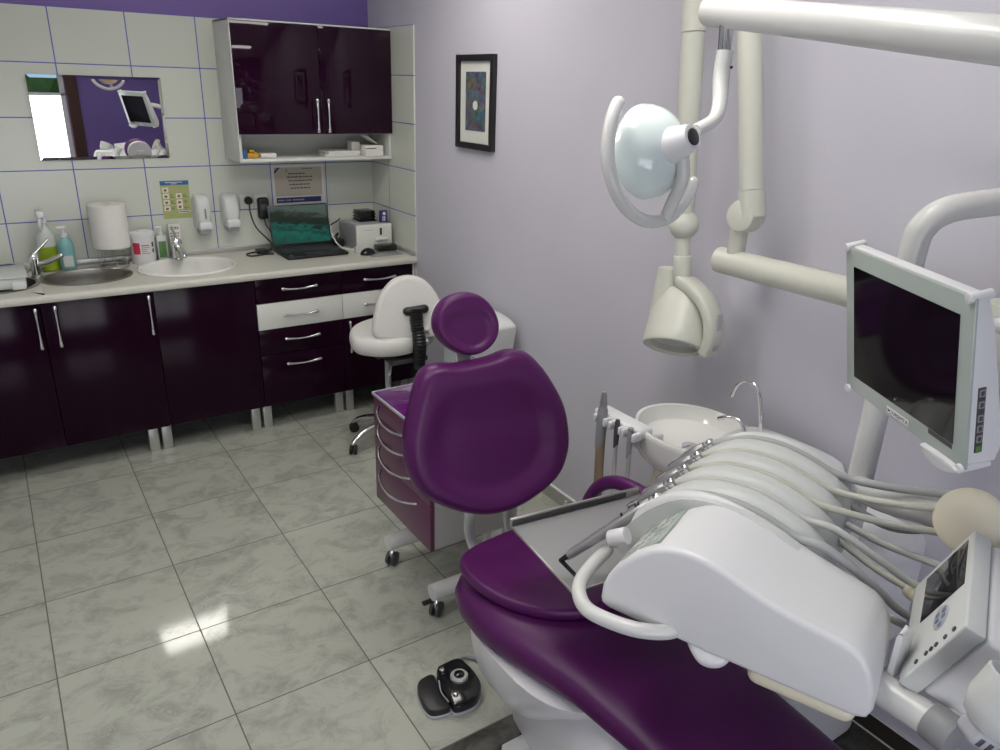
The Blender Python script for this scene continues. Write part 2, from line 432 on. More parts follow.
# ------------------------------------------------------------------ the room
XL, YF, ZC = -3.5, -5.6, 2.75
b = BM(); box(b, (XL-0.1, YF-0.1, -0.1), (0.1, 0.1, 0)); struct('floor', b, M['floor'])
b = BM(); box(b, (XL-0.1, YF-0.1, ZC), (0.1, 0.1, ZC+0.1)); struct('ceiling', b, M['ceiling'])
b = BM(); box(b, (XL-0.1, 0.0, 0), (0.1, 0.1, ZC)); wb = struct('wall_back', b, M['purple_paint'])
b = BM(); box(b, (XL, -0.008, 0), (0, 0.0, 2.1435)); tb = struct('tile_cladding', b, M['wtile'], wb)
b = BM(); box(b, (0.0, YF, 0), (0.1, 0.0, ZC)); wr = struct('wall_right', b, M['lilac'])
b = BM(); box(b, (-0.008, -0.584, 0), (0, -0.008, 2.1435)); struct('tile_cladding', b, M['wtile_r'], wr)
b = BM(); box(b, (XL-0.1, YF, 0), (XL, 0.0, ZC)); struct('wall_left', b, M['lilac'])
# front wall behind the camera with its window opening
WX0, WX1, WZ0, WZ1 = -3.05, -1.02, 0.45, 2.55
b = BM()
box(b, (XL, YF-0.1, 0), (WX0, YF, ZC)); box(b, (WX1, YF-0.1, 0), (0, YF, ZC))
box(b, (WX0, YF-0.1, 0), (WX1, YF, WZ0)); box(b, (WX0, YF-0.1, WZ1), (WX1, YF, ZC))
struct('wall_front', b, M['purple_paint'])
b = BM()
for x0, x1, z0, z1 in ((WX0, WX0+0.05, WZ0, WZ1), (WX1-0.05, WX1, WZ0, WZ1), (WX0, WX1, WZ0, WZ0+0.05), (WX0, WX1, WZ1-0.05, WZ1), (WX0, WX1, 1.42, 1.45), (-2.06, -2.01, WZ0, WZ1)):
    box(b, (x0, YF-0.08, z0), (x1, YF-0.02, z1), 0.004)
w1 = struct('window_1', b, M['wplast'])
b = BM(); box(b, (WX0+0.05, YF-0.055, WZ0+0.05), (-2.06, YF-0.049, 1.42)); box(b, (-2.01, YF-0.055, WZ0+0.05), (WX1-0.05, YF-0.049, 1.42)); struct('frosted_pane', b, M['frost'], w1)
b = BM(); box(b, (WX0+0.05, YF-0.055, 1.45), (-2.06, YF-0.049, WZ1-0.05)); box(b, (-2.01, YF-0.055, 1.45), (WX1-0.05, YF-0.049, WZ1-0.05)); struct('clear_pane', b, M['glass'], w1)
b = BM(); box(b, (WX1+0.005, YF, 0), (WX1+0.125, YF+0.035, ZC), 0.004); struct('trim_1', b, M['wood'])
# skirting along the lilac wall
b = BM(); box(b, (-0.010, -2.982, 0), (0, -0.60, 0.066), 0.001); br = struct('baseboard_right', b, M['basetile'])
b = BM(); box(b, (-0.012, YF, 0.066), (0, -0.60, 0.073), 0.001); struct('joint_strip', b, M['joint'], br)
b = BM(); box(b, (-0.010, YF, 0), (0, -2.984, 0.066), 0.001); struct('dark_tiles', b, M['basetile_d'], br)
b = BM(); box(b, (-0.014, YF, 0), (0, -2.984, 0.004)); struct('floor_joint', b, M['joint'], br)

# ceiling lamp (above the room, lights the scene)
def ceiling_lamp(x, y, label, m, hx=0.55, hy=0.18):
    t = thing('ceiling_light', label, 'ceiling light', (x, y, ZC))
    b = BM()
    for a0, a1, c0, c1 in ((-hx-0.02, hx+0.02, -hy-0.02, -hy), (-hx-0.02, hx+0.02, hy, hy+0.02), (-hx-0.02, -hx, -hy, hy), (hx, hx+0.02, -hy, hy)):
        box(b, (x+a0, y+c0, ZC-0.06), (x+a1, y+c1, ZC-0.001), 0.002)
    obj('lamp_frame', b, M['wplast'], t)
    b = BM(); box(b, (x-hx, y-hy, ZC-0.05), (x+hx, y+hy, ZC-0.03)); obj('diffuser', b, M[m], t)
ceiling_lamp(-0.86, -1.53, 'white strip light on the ceiling in front of the wall cabinet', 'lamp')
ceiling_lamp(-2.45, -2.75, 'white strip light on the ceiling over the open floor', 'lamp2')
ceiling_lamp(-1.10, -3.25, 'added fill strip light on the ceiling over the treatment chair', 'fill_lamp')  # extra lamp, added only as fill to brighten the right wall

# outside the window
b = BM(); box(b, (-12, -26, -0.6), (8, -6.0, -0.5)); g = struct('ground', b, M['ground'])
def tree(x, y, h, r, label, leaf):
    t = thing('tree', label, 'tree', (x, y, -0.5), 'trees outside the window')
    b = BM(); tube(b, [(x, y, -0.5), (x+0.1, y, h*0.3), (x, y+0.1, h*0.7)], [0.14, 0.10, 0.05], 10, 4); obj('trunk', b, M['bark'], t)
    b = BM()
    for i in range(420):
        a = random.uniform(0, 2*PI); ph = math.acos(random.uniform(-1, 1)); rr = r*random.uniform(0.55, 1.0)
        c = Vector((x+rr*math.sin(ph)*math.cos(a), y+rr*math.sin(ph)*math.sin(a), h*0.5+rr*0.9*math.cos(ph)))
        u = Vector([random.gauss(0, 1) for _ in range(3)]).normalized(); w = u.orthogonal().normalized()
        s = random.uniform(0.12, 0.24)
        b.faces.new([b.verts.new(c+u*s), b.verts.new(c+w*s*0.5), b.verts.new(c-u*s), b.verts.new(c-w*s*0.5)])
    tmp = BM(); bmesh.ops.create_icosphere(tmp, subdivisions=3, radius=r*0.8)
    for v in tmp.verts: v.co = v.co*random.uniform(0.85, 1.1)+Vector((x, y, h*0.5))
    merge(b, tmp)
    obj('crown', b, M[leaf], t, smooth=False)
tree(-1.75, -10.0, 3.2, 1.6, 'darker green tree outside the window, seen in the wall mirror', 'leaf')
tree(1.35, -10.6, 3.2, 1.6, 'yellow green tree outside the window, beside the darker one', 'leaf2')
tree(-5.6, -11.5, 3.8, 1.7, 'green tree outside the far end of the window', 'leaf')

# ------------------------------------------------------------------ fitted kitchen along the back wall
ZT = 0.915          # worktop top
CZ0, CZ1, CY = 0.150, 0.878, -0.575
def bow_handle_v(b, x, z0, z1, y):
    for z in (z0+0.006, z1-0.006): box(b, (x-0.006, y-0.022, z-0.006), (x+0.006, y, z+0.006), 0.002)
    n = 9; P = []; R = []
    for i in range(n):
        t = i/(n-1); P.append((x, y-0.026-0.004*math.sin(PI*t), z0+(z1-z0)*t)); R.append(0.0095-0.0052*math.sin(PI*t)**0.7)
    tube(b, P, R, 10, round_caps=True)
def bow_handle_h(b, z, x0, x1, y, bow=0.008):
    for x in (x0+0.008, x1-0.008): box(b, (x-0.006, y-0.022, z-0.005), (x+0.006, y, z+0.005), 0.002)
    n = 9; P = []; R = []
    for i in range(n):
        t = i/(n-1); P.append((x0+(x1-x0)*t, y-0.026, z+bow*(0.4-math.sin(PI*t)))); R.append(0.0095-0.0048*math.sin(PI*t)**0.7)
    tube(b, P, R, 10, round_caps=True)
def fronts(t, kind, x0, x1, z0, z1, m, handle):
    b = BM(); box(b, (x0+0.0015, CY, z0+0.0015), (x1-0.0015, CY+0.018, z1-0.0015), 0.002)
    d = obj(kind, b, m, t)
    b = BM()
    if handle[0] == 'v': bow_handle_v(b, handle[1], handle[2], handle[3], CY)
    else: bow_handle_h(b, handle[1], handle[2], handle[3], CY)
    obj('handle', b, M['chrome'], d)
    return d
def cabinet(x0, x1, label, feet=True, white_end=False):
    t = thing('base_cabinet', label, 'cabinet', ((x0+x1)/2, -0.28, 0))
    b = BM()
    box(b, (x0+0.001, CY+0.019, CZ0), (x0+0.017, -0.012, CZ1)); box(b, (x1-0.017, CY+0.019, CZ0), (x1-0.001, -0.012, CZ1))
    box(b, (x0+0.017, CY+0.019, CZ0), (x1-0.017, -0.012, CZ0+0.016)); box(b, (x0+0.017, -0.020, CZ0+0.016), (x1-0.017, -0.012, CZ1))
    obj('carcass', b, M['carcass_dark'], t)
    return t
def foot(t, x, y=-0.50):
    b = BM(); box(b, (x-0.024, y-0.018, 0), (x+0.024, y+0.018, CZ0), 0.003); obj('foot', b, M['alu'], t)
c1 = cabinet(-2.393, -1.439, 'dark aubergine gloss base cabinet with two doors, under the steel sink')
fronts(c1, 'door', -2.393, -1.916, CZ0, CZ1, M['gloss'], ('v', -1.938, 0.668, 0.850))
fronts(c1, 'door', -1.916, -1.439, CZ0, CZ1, M['gloss'], ('v', -1.860, 0.668, 0.852))
for x in (-1.52, -2.33): foot(c1, x); 
foot(c1, -2.33, -0.08); foot(c1, -1.52, -0.08)
c2 = cabinet(-1.439, -0.945, 'aubergine gloss base cabinet with one wide door, under the white washbasin')
fronts(c2, 'door', -1.439, -0.945, CZ0, CZ1, M['gloss'], ('v', -1.463, 0.667, 0.852))
foot(c2, -1.455); foot(c2, -0.985); foot(c2, -1.40, -0.08); foot(c2, -0.99, -0.08)
c3 = cabinet(-0.945, -0.466, 'aubergine gloss drawer cabinet with one white drawer, under the laptop')
zs = [0.878, 0.738, 0.592, 0.448, 0.150]
for i in range(4):
    zc = [0.812, 0.667, 0.533, 0.389][i]
    fronts(c3, 'drawer', -0.945, -0.466, zs[i+1], zs[i], M['whitegloss'] if i == 1 else M['gloss'], ('h', zc, -0.808, -0.622))
foot(c3, -0.92); foot(c3, -0.49); foot(c3, -0.92, -0.08); foot(c3, -0.49, -0.08)
c4 = cabinet(-0.466, -0.022, 'narrow aubergine gloss base cabinet in the corner behind the white stool')
for i in range(2):
    fronts(c4, 'drawer', -0.466, -0.022, zs[i+1], zs[i], M['whitegloss'] if i == 1 else M['gloss'], ('h', [0.812, 0.667][i], -0.338, -0.150))
fronts(c4, 'door', -0.466, -0.022, CZ0, zs[2], M['gloss'], ('v', -0.435, 0.40, 0.575))
b = BM(); box(b, (-0.021, CY, 0.0), (-0.010, -0.012, CZ1), 0.001); obj('end_panel', b, M['carcass'], c4)
foot(c4, -0.425); foot(c4, -0.06); foot(c4, -0.42, -0.08); foot(c4, -0.06, -0.08)

# worktop with the two bowls cut through: a grid with holes
SINK = (-1.685, -0.315, 0.19, 0.165)       # steel bowl (x, y, rx, ry)
SINK2 = (-2.055, -0.33, 0.155, 0.155)
BASIN = (-1.212, -0.325, 0.235, 0.205)
def slab_with_holes(bm, x0, x1, y0, y1, z, th, holes, n=48):
    """top face strip by strip round elliptical holes"""
    xs = [x0]
    for i, (cx, cy, rx, ry) in enumerate(holes):
        xs += [cx-rx-0.012, cx+rx+0.012]
    xs.append(x1)
    for k in range(0, len(xs)-1):
        a, c = xs[k], xs[k+1]
        if k % 2 == 0:
            bm.faces.new([bm.verts.new(p) for p in ((a, y0, z), (c, y0, z), (c, y1, z), (a, y1, z))])
        else:
            cx, cy, rx, ry = holes[k//2]
            inner, outer = [], []
            angs = sorted([2*PI*j/n for j in range(n)]+[math.atan2(qy-cy, qx-cx) % (2*PI) for qx in (a, c) for qy in (y0, y1)])
            for t in angs:
                dx, dy = math.cos(t), math.sin(t)
                inner.append(bm.verts.new((cx+rx*dx, cy+ry*dy, z)))
                k1 = min(((c-cx) if dx > 0 else (cx-a))/max(abs(dx), 1e-9), ((y1-cy) if dy > 0 else (cy-y0))/max(abs(dy), 1e-9))
                outer.append(bm.verts.new((cx+dx*k1, cy+dy*k1, z)))
            low = [bm.verts.new(v.co-Vector((0, 0, th))) for v in inner]
            for j in range(len(inner)):
                j2 = (j+1) % len(inner)
                bm.faces.new((inner[j], outer[j], outer[j2], inner[j2]))
                bm.faces.new((inner[j2], low[j2], low[j], inner[j]))
wt = thing('worktop', 'long pale worktop with rounded front edge running over the base cabinets', 'worktop', (-1.2, -0.3, ZT-0.036))
b = BM(); slab_with_holes(b, -2.41, -0.010, -0.598, -0.010, ZT, 0.036, [SINK2, SINK, BASIN])
# front edge (rounded), ends and underside edge
prof = [(-0.598, ZT), (-0.606, ZT-0.002), (-0.611, ZT-0.008), (-0.612, ZT-0.030), (-0.608, ZT-0.036), (-0.585, ZT-0.036)]
for (ya, za), (yb, zb) in zip(prof, prof[1:]):
    b.faces.new([b.verts.new(p) for p in ((-2.41, ya, za), (-0.010, ya, za), (-0.010, yb, zb), (-2.41, yb, zb))])
for x in (-2.41, -0.010):
    b.faces.new([b.verts.new((x, y, z)) for y, z in prof+[(-0.010, ZT-0.036), (-0.010, ZT)]])
obj('slab', b, M['worktop'], wt)
b = BM()
box(b, (-2.41, -0.030, ZT), (-0.010, -0.0085, ZT+0.028), 0.004); box(b, (-0.030, -0.585, ZT), (-0.0085, -0.030, ZT+0.028), 0.004)
obj('upstand_strip', b, M['alu'], wt)

def bowl(bm, cx, cy, rx, ry, depth, z, rim=0.014, lip=0.004, flat=0.75):
    prof = [(1+rim/rx, 0.0005), (1+rim/rx, lip*0.7), (1+rim/rx*0.6, lip), (1.0, lip*0.8), (0.975, -0.006), (0.95, -0.03), (0.90, -depth*0.75), (flat, -depth), (0.12, -depth-0.004), (0, -depth-0.004)]
    lathe(bm, [(r*rx, dz) for r, dz in prof], Matrix.Translation((cx, cy, z)), 48, 1.0, ry/rx)
st = thing('steel_sink', 'stainless steel sink with two round bowls set in the worktop', 'sink', (SINK[0], SINK[1], ZT))
b = BM(); bowl(b, SINK[0], SINK[1], SINK[2]-0.004, SINK[3]-0.004, 0.13, ZT+0.0005, 0.02); obj('bowl', b, M['steel2'], st)
b = BM(); bowl(b, SINK2[0], SINK2[1], SINK2[2]-0.004, SINK2[3]-0.004, 0.13, ZT+0.0005, 0.02); obj('bowl', b, M['steel2'], st)
b = BM(); box(b, (-1.905, -0.37, ZT), (-1.885, -0.10, ZT+0.003), 0.001); box(b, (-1.90, -0.145, ZT), (-1.48, -0.06, ZT+0.003), 0.001); obj('deck', b, M['steel'], st)
b = BM(); cyl(b, (SINK[0], SINK[1], ZT-0.134), (SINK[0], SINK[1], ZT-0.128), 0.025, 20); obj('drain', b, M['chrome'], st)
wbn = thing('washbasin', 'oval white ceramic washbasin set in the worktop', 'washbasin', (BASIN[0], BASIN[1], ZT))
b = BM(); bowl(b, BASIN[0], BASIN[1], BASIN[2]-0.004, BASIN[3]-0.004, 0.12, ZT+0.0005, 0.016, 0.012, 0.6); obj('bowl', b, M['ceramic'], wbn)
b = BM(); cyl(b, (BASIN[0], BASIN[1], ZT-0.125), (BASIN[0], BASIN[1], ZT-0.118), 0.022, 20); obj('drain', b, M['chrome'], wbn)

# taps
def tap(x, y, z, label, spout, lever, k=1.0):
    t = thing('mixer_tap', label, 'tap', (x, y, z))
    b = BM(); lathe(b, [(r*k, h) for r, h in [(0, 0), (0.026, 0), (0.026, 0.008), (0.021, 0.014), (0.021, 0.075), (0.024, 0.085), (0.024, 0.10), (0.018, 0.112), (0, 0.115)]], Matrix.Translation((x, y, z)), 24); obj('body', b, M['chrome'], t)
    b = BM(); tube(b, [(x+p[0], y+p[1], z+p[2]) for p in spout], [0.015*k, 0.013*k, 0.012*k], 14, 5, round_caps=True); obj('spout', b, M['chrome'], t)
    b = BM(); tube(b, [(x+p[0], y+p[1], z+p[2]) for p in lever], [0.010, 0.007, 0.006], 10, 5, round_caps=True); obj('lever', b, M['chrome'], t)
tap(-1.893, -0.235, ZT+0.003, 'chrome mixer tap beside the steel sink', [(0, 0, 0.055), (0.055, -0.025, 0.075), (0.115, -0.045, 0.105)], [(0, 0, 0.112), (0.03, 0.0, 0.135), (0.072, 0.012, 0.175)])
tap(-1.228, -0.165, ZT+0.012, 'chrome mixer tap at the back of the white washbasin', [(0, 0, 0.055), (0.008, -0.06, 0.062), (0.012, -0.115, 0.040)], [(0, 0, 0.112), (0.0, 0.02, 0.135), (-0.005, 0.05, 0.165)], 1.3)

# things on the worktop
def spray_bottle():
    x, y = -1.822, -0.082
    t = thing('spray_bottle', 'clear spray bottle of green cleaner with white trigger head', 'spray bottle', (x, y, ZT))
    b = BM(); lathe(b, [(0, 0), (0.040, 0), (0.043, 0.006), (0.043, 0.125), (0, 0.125)], Matrix.Translation((x, y, ZT+0.001)), 28, 1.0, 0.8); obj('green_liquid', b, M['green'], t)
    b = BM(); lathe(b, [(0.0435, 0.120), (0.044, 0.15), (0.040, 0.175), (0.026, 0.205), (0.016, 0.225), (0.015, 0.245), (0, 0.245)], Matrix.Translation((x, y, ZT+0.001)), 28, 1.0, 0.8); obj('bottle', b, M['clearp'], t)
    b = BM(); lathe(b, [(0, 0.238), (0.019, 0.238), (0.019, 0.258), (0.012, 0.266), (0, 0.266)], Matrix.Translation((x, y, ZT+0.001)), 20)
    box(b, (x-0.026, y-0.055, ZT+0.264), (x+0.014, y+0.025, ZT+0.300), 0.010, 3)
    tube(b, [(x-0.012, y-0.040, ZT+0.268), (x-0.016, y-0.045, ZT+0.235), (x-0.012, y-0.036, ZT+0.205)], [0.009, 0.008, 0.006], 10, 4, round_caps=True)
    obj('trigger_head', b, M['wplast'], t)
spray_bottle()
def soap_bottle():
    x, y = -1.742, -0.115
    t = thing('soap_bottle', 'turquoise soap bottle with white pump head by the steel sink', 'bottle', (x, y, ZT))
    b = BM(); lathe(b, [(0, 0), (0.034, 0), (0.036, 0.005), (0.036, 0.120), (0.032, 0.142), (0.016, 0.160), (0.014, 0.165), (0, 0.165)], Matrix.Translation((x, y, ZT+0.004)), 28, 1.0, 0.75); obj('bottle', b, M['teal'], t)
    b = BM(); cyl(b, (x, y, ZT+0.165), (x, y, ZT+0.185), 0.015, 20, bev=0.002); cyl(b, (x, y, ZT+0.185), (x, y, ZT+0.205), 0.006, 12)
    box(b, (x-0.030, y-0.009, ZT+0.205), (x+0.012, y+0.009, ZT+0.220), 0.005, 3); obj('pump', b, M['wplast'], t)
    b = BM(); prism(b, [(-0.022, 0.02), (0.022, 0.02), (0.022, 0.075), (-0.022, 0.075)], 0, 0.002, frame((x, y-0.0275, ZT), (1, 0, 0), (0, 0, 1), (0, -1, 0))); obj('sticker', b, M['clearp'], t)
soap_bottle()
def towel_roll():
    x, y = -1.535, -0.148
    t = thing('wire_stand', 'low wire stand carrying the big paper roll', 'stand', (x, y, ZT))
    b = BM()
    ring = lambda r, z: [(x+r*math.cos(2*PI*k/24), y+r*math.sin(2*PI*k/24), z) for k in range(24)]
    tube(b, ring(0.070, ZT+0.006), 0.003, 8, closed=True); tube(b, ring(0.070, ZT+0.100), 0.003, 8, closed=True); tube(b, ring(0.035, ZT+0.100), 0.003, 8, closed=True)
    for k in range(8):
        a = 2*PI*k/8; tube(b, [(x+0.070*math.cos(a), y+0.070*math.sin(a), ZT+0.006), (x+0.070*math.cos(a), y+0.070*math.sin(a), ZT+0.100), (x+0.035*math.cos(a), y+0.035*math.sin(a), ZT+0.100)], 0.0025, 6)
    obj('wire_frame', b, M['steel'], t)
    b = BM(); lathe(b, [(0.022, 0), (0.084, 0), (0.088, 0.004), (0.088, 0.216), (0.084, 0.220), (0.022, 0.220), (0.022, 0)], Matrix.Translation((x, y, ZT+0.1035)), 40)
    tag(obj('paper_towel_roll', b, M['paper'], None), 'fat white paper towel roll standing on a wire stand', 'paper roll')
towel_roll()
def wipes_tub():
    x, y = -1.385, -0.105
    t = thing('wipes_tub', 'round white wipes tub with red and grey print beside the paper roll', 'tub', (x, y, ZT))
    b = BM(); lathe(b, [(0, 0), (0.056, 0), (0.059, 0.004), (0.062, 0.135), (0, 0.135)], Matrix.Translation((x, y, ZT+0.001)), 36); obj('body', b, M['wplast'], t)
    b = BM(); lathe(b, [(0, 0.135), (0.065, 0.135), (0.066, 0.140), (0.066, 0.160), (0.062, 0.165), (0.02, 0.167), (0.018, 0.172), (0, 0.172)], Matrix.Translation((x, y, ZT+0.001)), 36); obj('lid', b, M['wplast'], t)
    def patch(a0, a1, z0, z1, r):
        b = BM(); n = 8
        A = [[b.verts.new((x+r*math.cos(a0+(a1-a0)*k/n), y+r*math.sin(a0+(a1-a0)*k/n), ZT+z)) for k in range(n+1)] for z in (z0, z1)]
        for k in range(n): b.faces.new((A[0][k], A[0][k+1], A[1][k+1], A[1][k]))
        return b
    obj('red_label', patch(-2.55, -1.95, 0.055, 0.115, 0.0622), M['red'], t)
    b = patch(-1.85, -1.2, 0.098, 0.103, 0.0625); 
    for z in (0.088, 0.078, 0.068, 0.058): merge(b, patch(-1.85, -1.35+random.uniform(-0.1, 0.2), z, z+0.003, 0.0625))
    obj('print_lines', b, M['winered'], t)
    b = patch(-0.95, -0.75, 0.06, 0.08, 0.0625); merge(b, patch(-0.95, -0.72, 0.09, 0.115, 0.0625)); obj('print_blocks', b, M['ink'], t)
wipes_tub()
def small_bottle():
    x, y = -1.287, -0.085
    t = thing('pump_bottle', 'small clear pump bottle with green label beside the wipes tub', 'bottle', (x, y, ZT))
    b = BM(); box(b, (x-0.026, y-0.018, ZT+0.001), (x+0.026, y+0.018, ZT+0.135), 0.008, 3); obj('bottle', b, M['clearp'], t)
    b = BM(); box(b, (x-0.019, y-0.0205, ZT+0.018), (x+0.019, y-0.0182, ZT+0.105), 0.001); obj('green_label', b, M['dgreen'], t)
    b = BM(); cyl(b, (x, y, ZT+0.135), (x, y, ZT+0.152), 0.011, 16); cyl(b, (x, y, ZT+0.152), (x, y, ZT+0.172), 0.005, 10); box(b, (x-0.024, y-0.007, ZT+0.172), (x+0.008, y+0.007, ZT+0.183), 0.004); obj('pump', b, M['wplast'], t)
small_bottle()
def carton():
    x, y = -1.213, -0.062
    t = thing('small_carton', 'tall white printed carton behind the washbasin tap', 'carton', (x, y, ZT))
    b = BM(); box(b, (x-0.028, y-0.022, ZT+0.0005), (x+0.028, y+0.022, ZT+0.185), 0.001); obj('box', b, M['paper'], t)
    b = BM()
    for k, z in enumerate((0.172, 0.164, 0.14, 0.125)):
        for j in range(4): box(b, (x-0.024+j*0.012, y-0.0235, ZT+z-0.003), (x-0.024+j*0.012+random.uniform(0.006, 0.010), y-0.0221, ZT+z+0.002))
    obj('printing', b, M['ink'], t)
    b = BM(); box(b, (x-0.026, y-0.0235, ZT+0.05), (x+0.026, y-0.0221, ZT+0.10)); obj('blue_band', b, M['blue'], t)
carton()
def dish_tub():
    x0, x1, y0, y1 = -2.14, -1.945, -0.47, -0.16
    t = thing('plastic_container', 'clear plastic container lying over the left sink bowl', 'container', ((x0+x1)/2, (y0+y1)/2, ZT))
    b = BM()
    box(b, (x0, y0, ZT+0.006), (x1, y1, ZT+0.062), 0.012, 3)
    box(b, (x0-0.008, y0-0.008, ZT+0.058), (x1+0.008, y1+0.008, ZT+0.066), 0.003)
    obj('tray', b, M['clearp'], t)
    b = BM(); box(b, (x1-0.06, y0-0.012, ZT+0.006), (x1-0.005, y0-0.001, ZT+0.045), 0.006); obj('clip', b, M['wplast2'], t)
    b = BM(); tube(b, [(x0+0.02, y1-0.05, ZT+0.069), (x1-0.05, y1-0.045, ZT+0.069), (x1-0.015, y1-0.05, ZT+0.069), (x1-0.05, y0+0.07, ZT+0.069)], 0.003, 6); obj('blue_cord', b, M['blue'], t)
dish_tub()

# laptop
def laptop():
    x0, x1, y0, y1 = -0.700, -0.340, -0.392, -0.137
    t = thing('laptop', 'open black laptop with a green seascape on its screen', 'laptop', ((x0+x1)/2, (y0+y1)/2, ZT))
    b = BM(); box(b, (x0, y0, ZT+0.002), (x1, y1, ZT+0.019), 0.005); base = obj('base', b, M['black'], t)
    b = BM()
    for r in range(5):
        for k in range(14): box(b, (x0+0.02+k*0.0229, y1-0.045-r*0.021, ZT+0.0188), (x0+0.02+k*0.0229+0.019, y1-0.028-r*0.021, ZT+0.0205), 0.001, 1)
    obj('keyboard', b, M['dgrey'], base)
    b = BM(); box(b, ((x0+x1)/2-0.055, y0+0.015, ZT+0.0186), ((x0+x1)/2+0.045, y0+0.085, ZT+0.0196), 0.001); obj('touchpad', b, M['dgrey'], base)
    b = BM(); box(b, (x0+0.02, y0+0.02, ZT+0.0188), (x0+0.04, y0+0.038, ZT+0.0196)); obj('sticker', b, M['lgrey'], base)
    a = math.radians(14)
    mt = frame((0, y1-0.004, ZT+0.018), (1, 0, 0), (0, math.sin(a), math.cos(a)), (0, -math.cos(a), math.sin(a)))
    b = BM(); box(b, (x0, 0, -0.008), (x1, 0.246, 0), 0.003, mtx=mt); lid = obj('lid', b, M['black'], t)
    b = BM(); box(b, (x0+0.008, 0.022, 0.0002), (x1-0.008, 0.238, 0.0012), mtx=mt); obj('screen', b, M['wallpaper'], lid, smooth=False)
    b = BM(); cyl(b, (x0+0.05, y1-0.003, ZT+0.018), (x1-0.05, y1-0.003, ZT+0.018), 0.008, 14); obj('hinge', b, M['black'], t)
    b = BM(); cyl(b, mt @ Vector((x1-0.045, 0.222, 0.001)), mt @ Vector((x1-0.045, 0.222, 0.0018)), 0.004, 12); obj('screen_icon', b, M['dgrey'], lid)
laptop()
# sockets, plug, charger and cables
def sockets():
    t = thing('wall_socket', 'white double wall socket between the soap dispenser and the laptop', 'socket', (-0.76, -0.012, 1.19))
    for x in (-0.795, -0.712):
        b = BM(); box(b, (x-0.040, -0.020, 1.150), (x+0.040, -0.0082, 1.232), 0.005, 3); obj('cover_plate', b, M['whitegloss'], t)
sockets()
def plug():
    t = thing('power_plug', 'round black plug with a black cable hanging down to the worktop', 'plug', (-0.788, -0.03, 1.2))
    b = BM(); lathe(b, [(0, 0), (0.022, 0), (0.024, 0.006), (0.022, 0.024), (0.014, 0.034), (0, 0.036)], axis_frame((-0.788, -0.0205, 1.200), (0, -1, 0)), 20); obj('plug_body', b, M['black'], t)
    b = BM(); tube(b, [(-0.788, -0.045, 1.185), (-0.787, -0.048, 1.13), (-0.765, -0.06, 1.05), (-0.715, -0.09, 0.985), (-0.69, -0.10, 0.945), (-0.71, -0.105, 0.924), (-0.79, -0.12, 0.922), (-0.86, -0.16, 0.921), (-0.845, -0.22, 0.921), (-0.76, -0.20, 0.921), (-0.72, -0.21, 0.922)], 0.0042, 8, 6); obj('cable', b, M['black'], t)
plug()
def charger():
    t = thing('charger_adapter', 'chunky black power adapter plugged into the wall beside the notice', 'charger', (-0.708, -0.04, 1.14))
    b = BM(); box(b, (-0.742, -0.062, 1.092), (-0.676, -0.0205, 1.215), 0.016, 3); obj('adapter_body', b, M['black'], t)
    b = BM(); box(b, (-0.728, -0.0635, 1.145), (-0.695, -0.0618, 1.178), 0.001); obj('rating_label', b, M['dgrey'], t)
    b = BM(); tube(b, [(-0.708, -0.045, 1.095), (-0.705, -0.05, 1.06), (-0.685, -0.07, 1.02), (-0.672, -0.045, 0.97), (-0.68, -0.06, 0.925), (-0.74, -0.10, 0.921), (-0.80, -0.14, 0.928), (-0.77, -0.18, 0.924), (-0.72, -0.16, 0.922)], 0.0036, 8, 6); obj('cable', b, M['black'], t)
    b = BM(); box(b, (-0.80, -0.165, ZT+0.001), (-0.735, -0.115, ZT+0.026), 0.006, 3); obj('cable_bundle', b, M['black'], t)
charger()
# printer in the corner and what lies on and by it
def printer():
    x0, x1, y0, y1 = -0.262, -0.035, -0.335, -0.055
    t = thing('label_printer', 'white and grey box shaped printer in the worktop corner', 'printer', ((x0+x1)/2, (y0+y1)/2, ZT))
    b = BM(); box(b, (x0+0.003, y0+0.02, ZT+0.003), (x1-0.003, y1, ZT+0.142), 0.008, 3); obj('body', b, M['grey'], t)
    b = BM(); box(b, (x0, y0, ZT+0.002), (x1, y0+0.024, ZT+0.152), 0.007, 3); fp = obj('front_panel', b, M['whitegloss'], t)
    b = BM(); box(b, (x1-0.080, y0-0.0012, ZT+0.088), (x1-0.066, y0+0.004, ZT+0.130), 0.001); obj('slot', b, M['black'], fp)
    b = BM(); box(b, (x1-0.112, y0-0.012, ZT+0.055), (x1-0.030, y0+0.002, ZT+0.074), 0.006, 3); obj('lip', b, M['wplast'], fp)
    b = BM()
    for k in range(7): box(b, (x0+0.045+k*0.009, y0-0.0008, ZT+0.119), (x0+0.051+k*0.009, y0+0.002, ZT+0.124))
    obj('lettering', b, M['lgrey'], fp)
    b = BM(); box(b, (x0+0.02, y0+0.03, ZT+0.142), (x1-0.01, y1-0.02, ZT+0.148), 0.002); obj('top_cover', b, M['lgrey'], t)
    b = BM(); box(b, (x1-0.125, y0-0.075, ZT+0.004), (x1-0.004, y0-0.002, ZT+0.038), 0.008, 3); obj('output_tray', b, M['blackgloss'], t)
printer()
b = BM(); box(b, (-0.190, -0.215, ZT+0.149), (-0.076, -0.095, ZT+0.158), 0.003); box(b, (-0.183, -0.205, ZT+0.158), (-0.083, -0.105, ZT+0.212), 0.003)
for z in (0.172, 0.190): box(b, (-0.188, -0.210, ZT+z), (-0.078, -0.100, ZT+z+0.004), 0.001)
tag(obj('card_tray', b, M['blackgloss']), 'small dark glossy tray box on top of the printer', 'box')
t = thing('blue_packet', 'small navy packet standing on top of the printer', 'packet', (-0.054, -0.27, ZT+0.148))
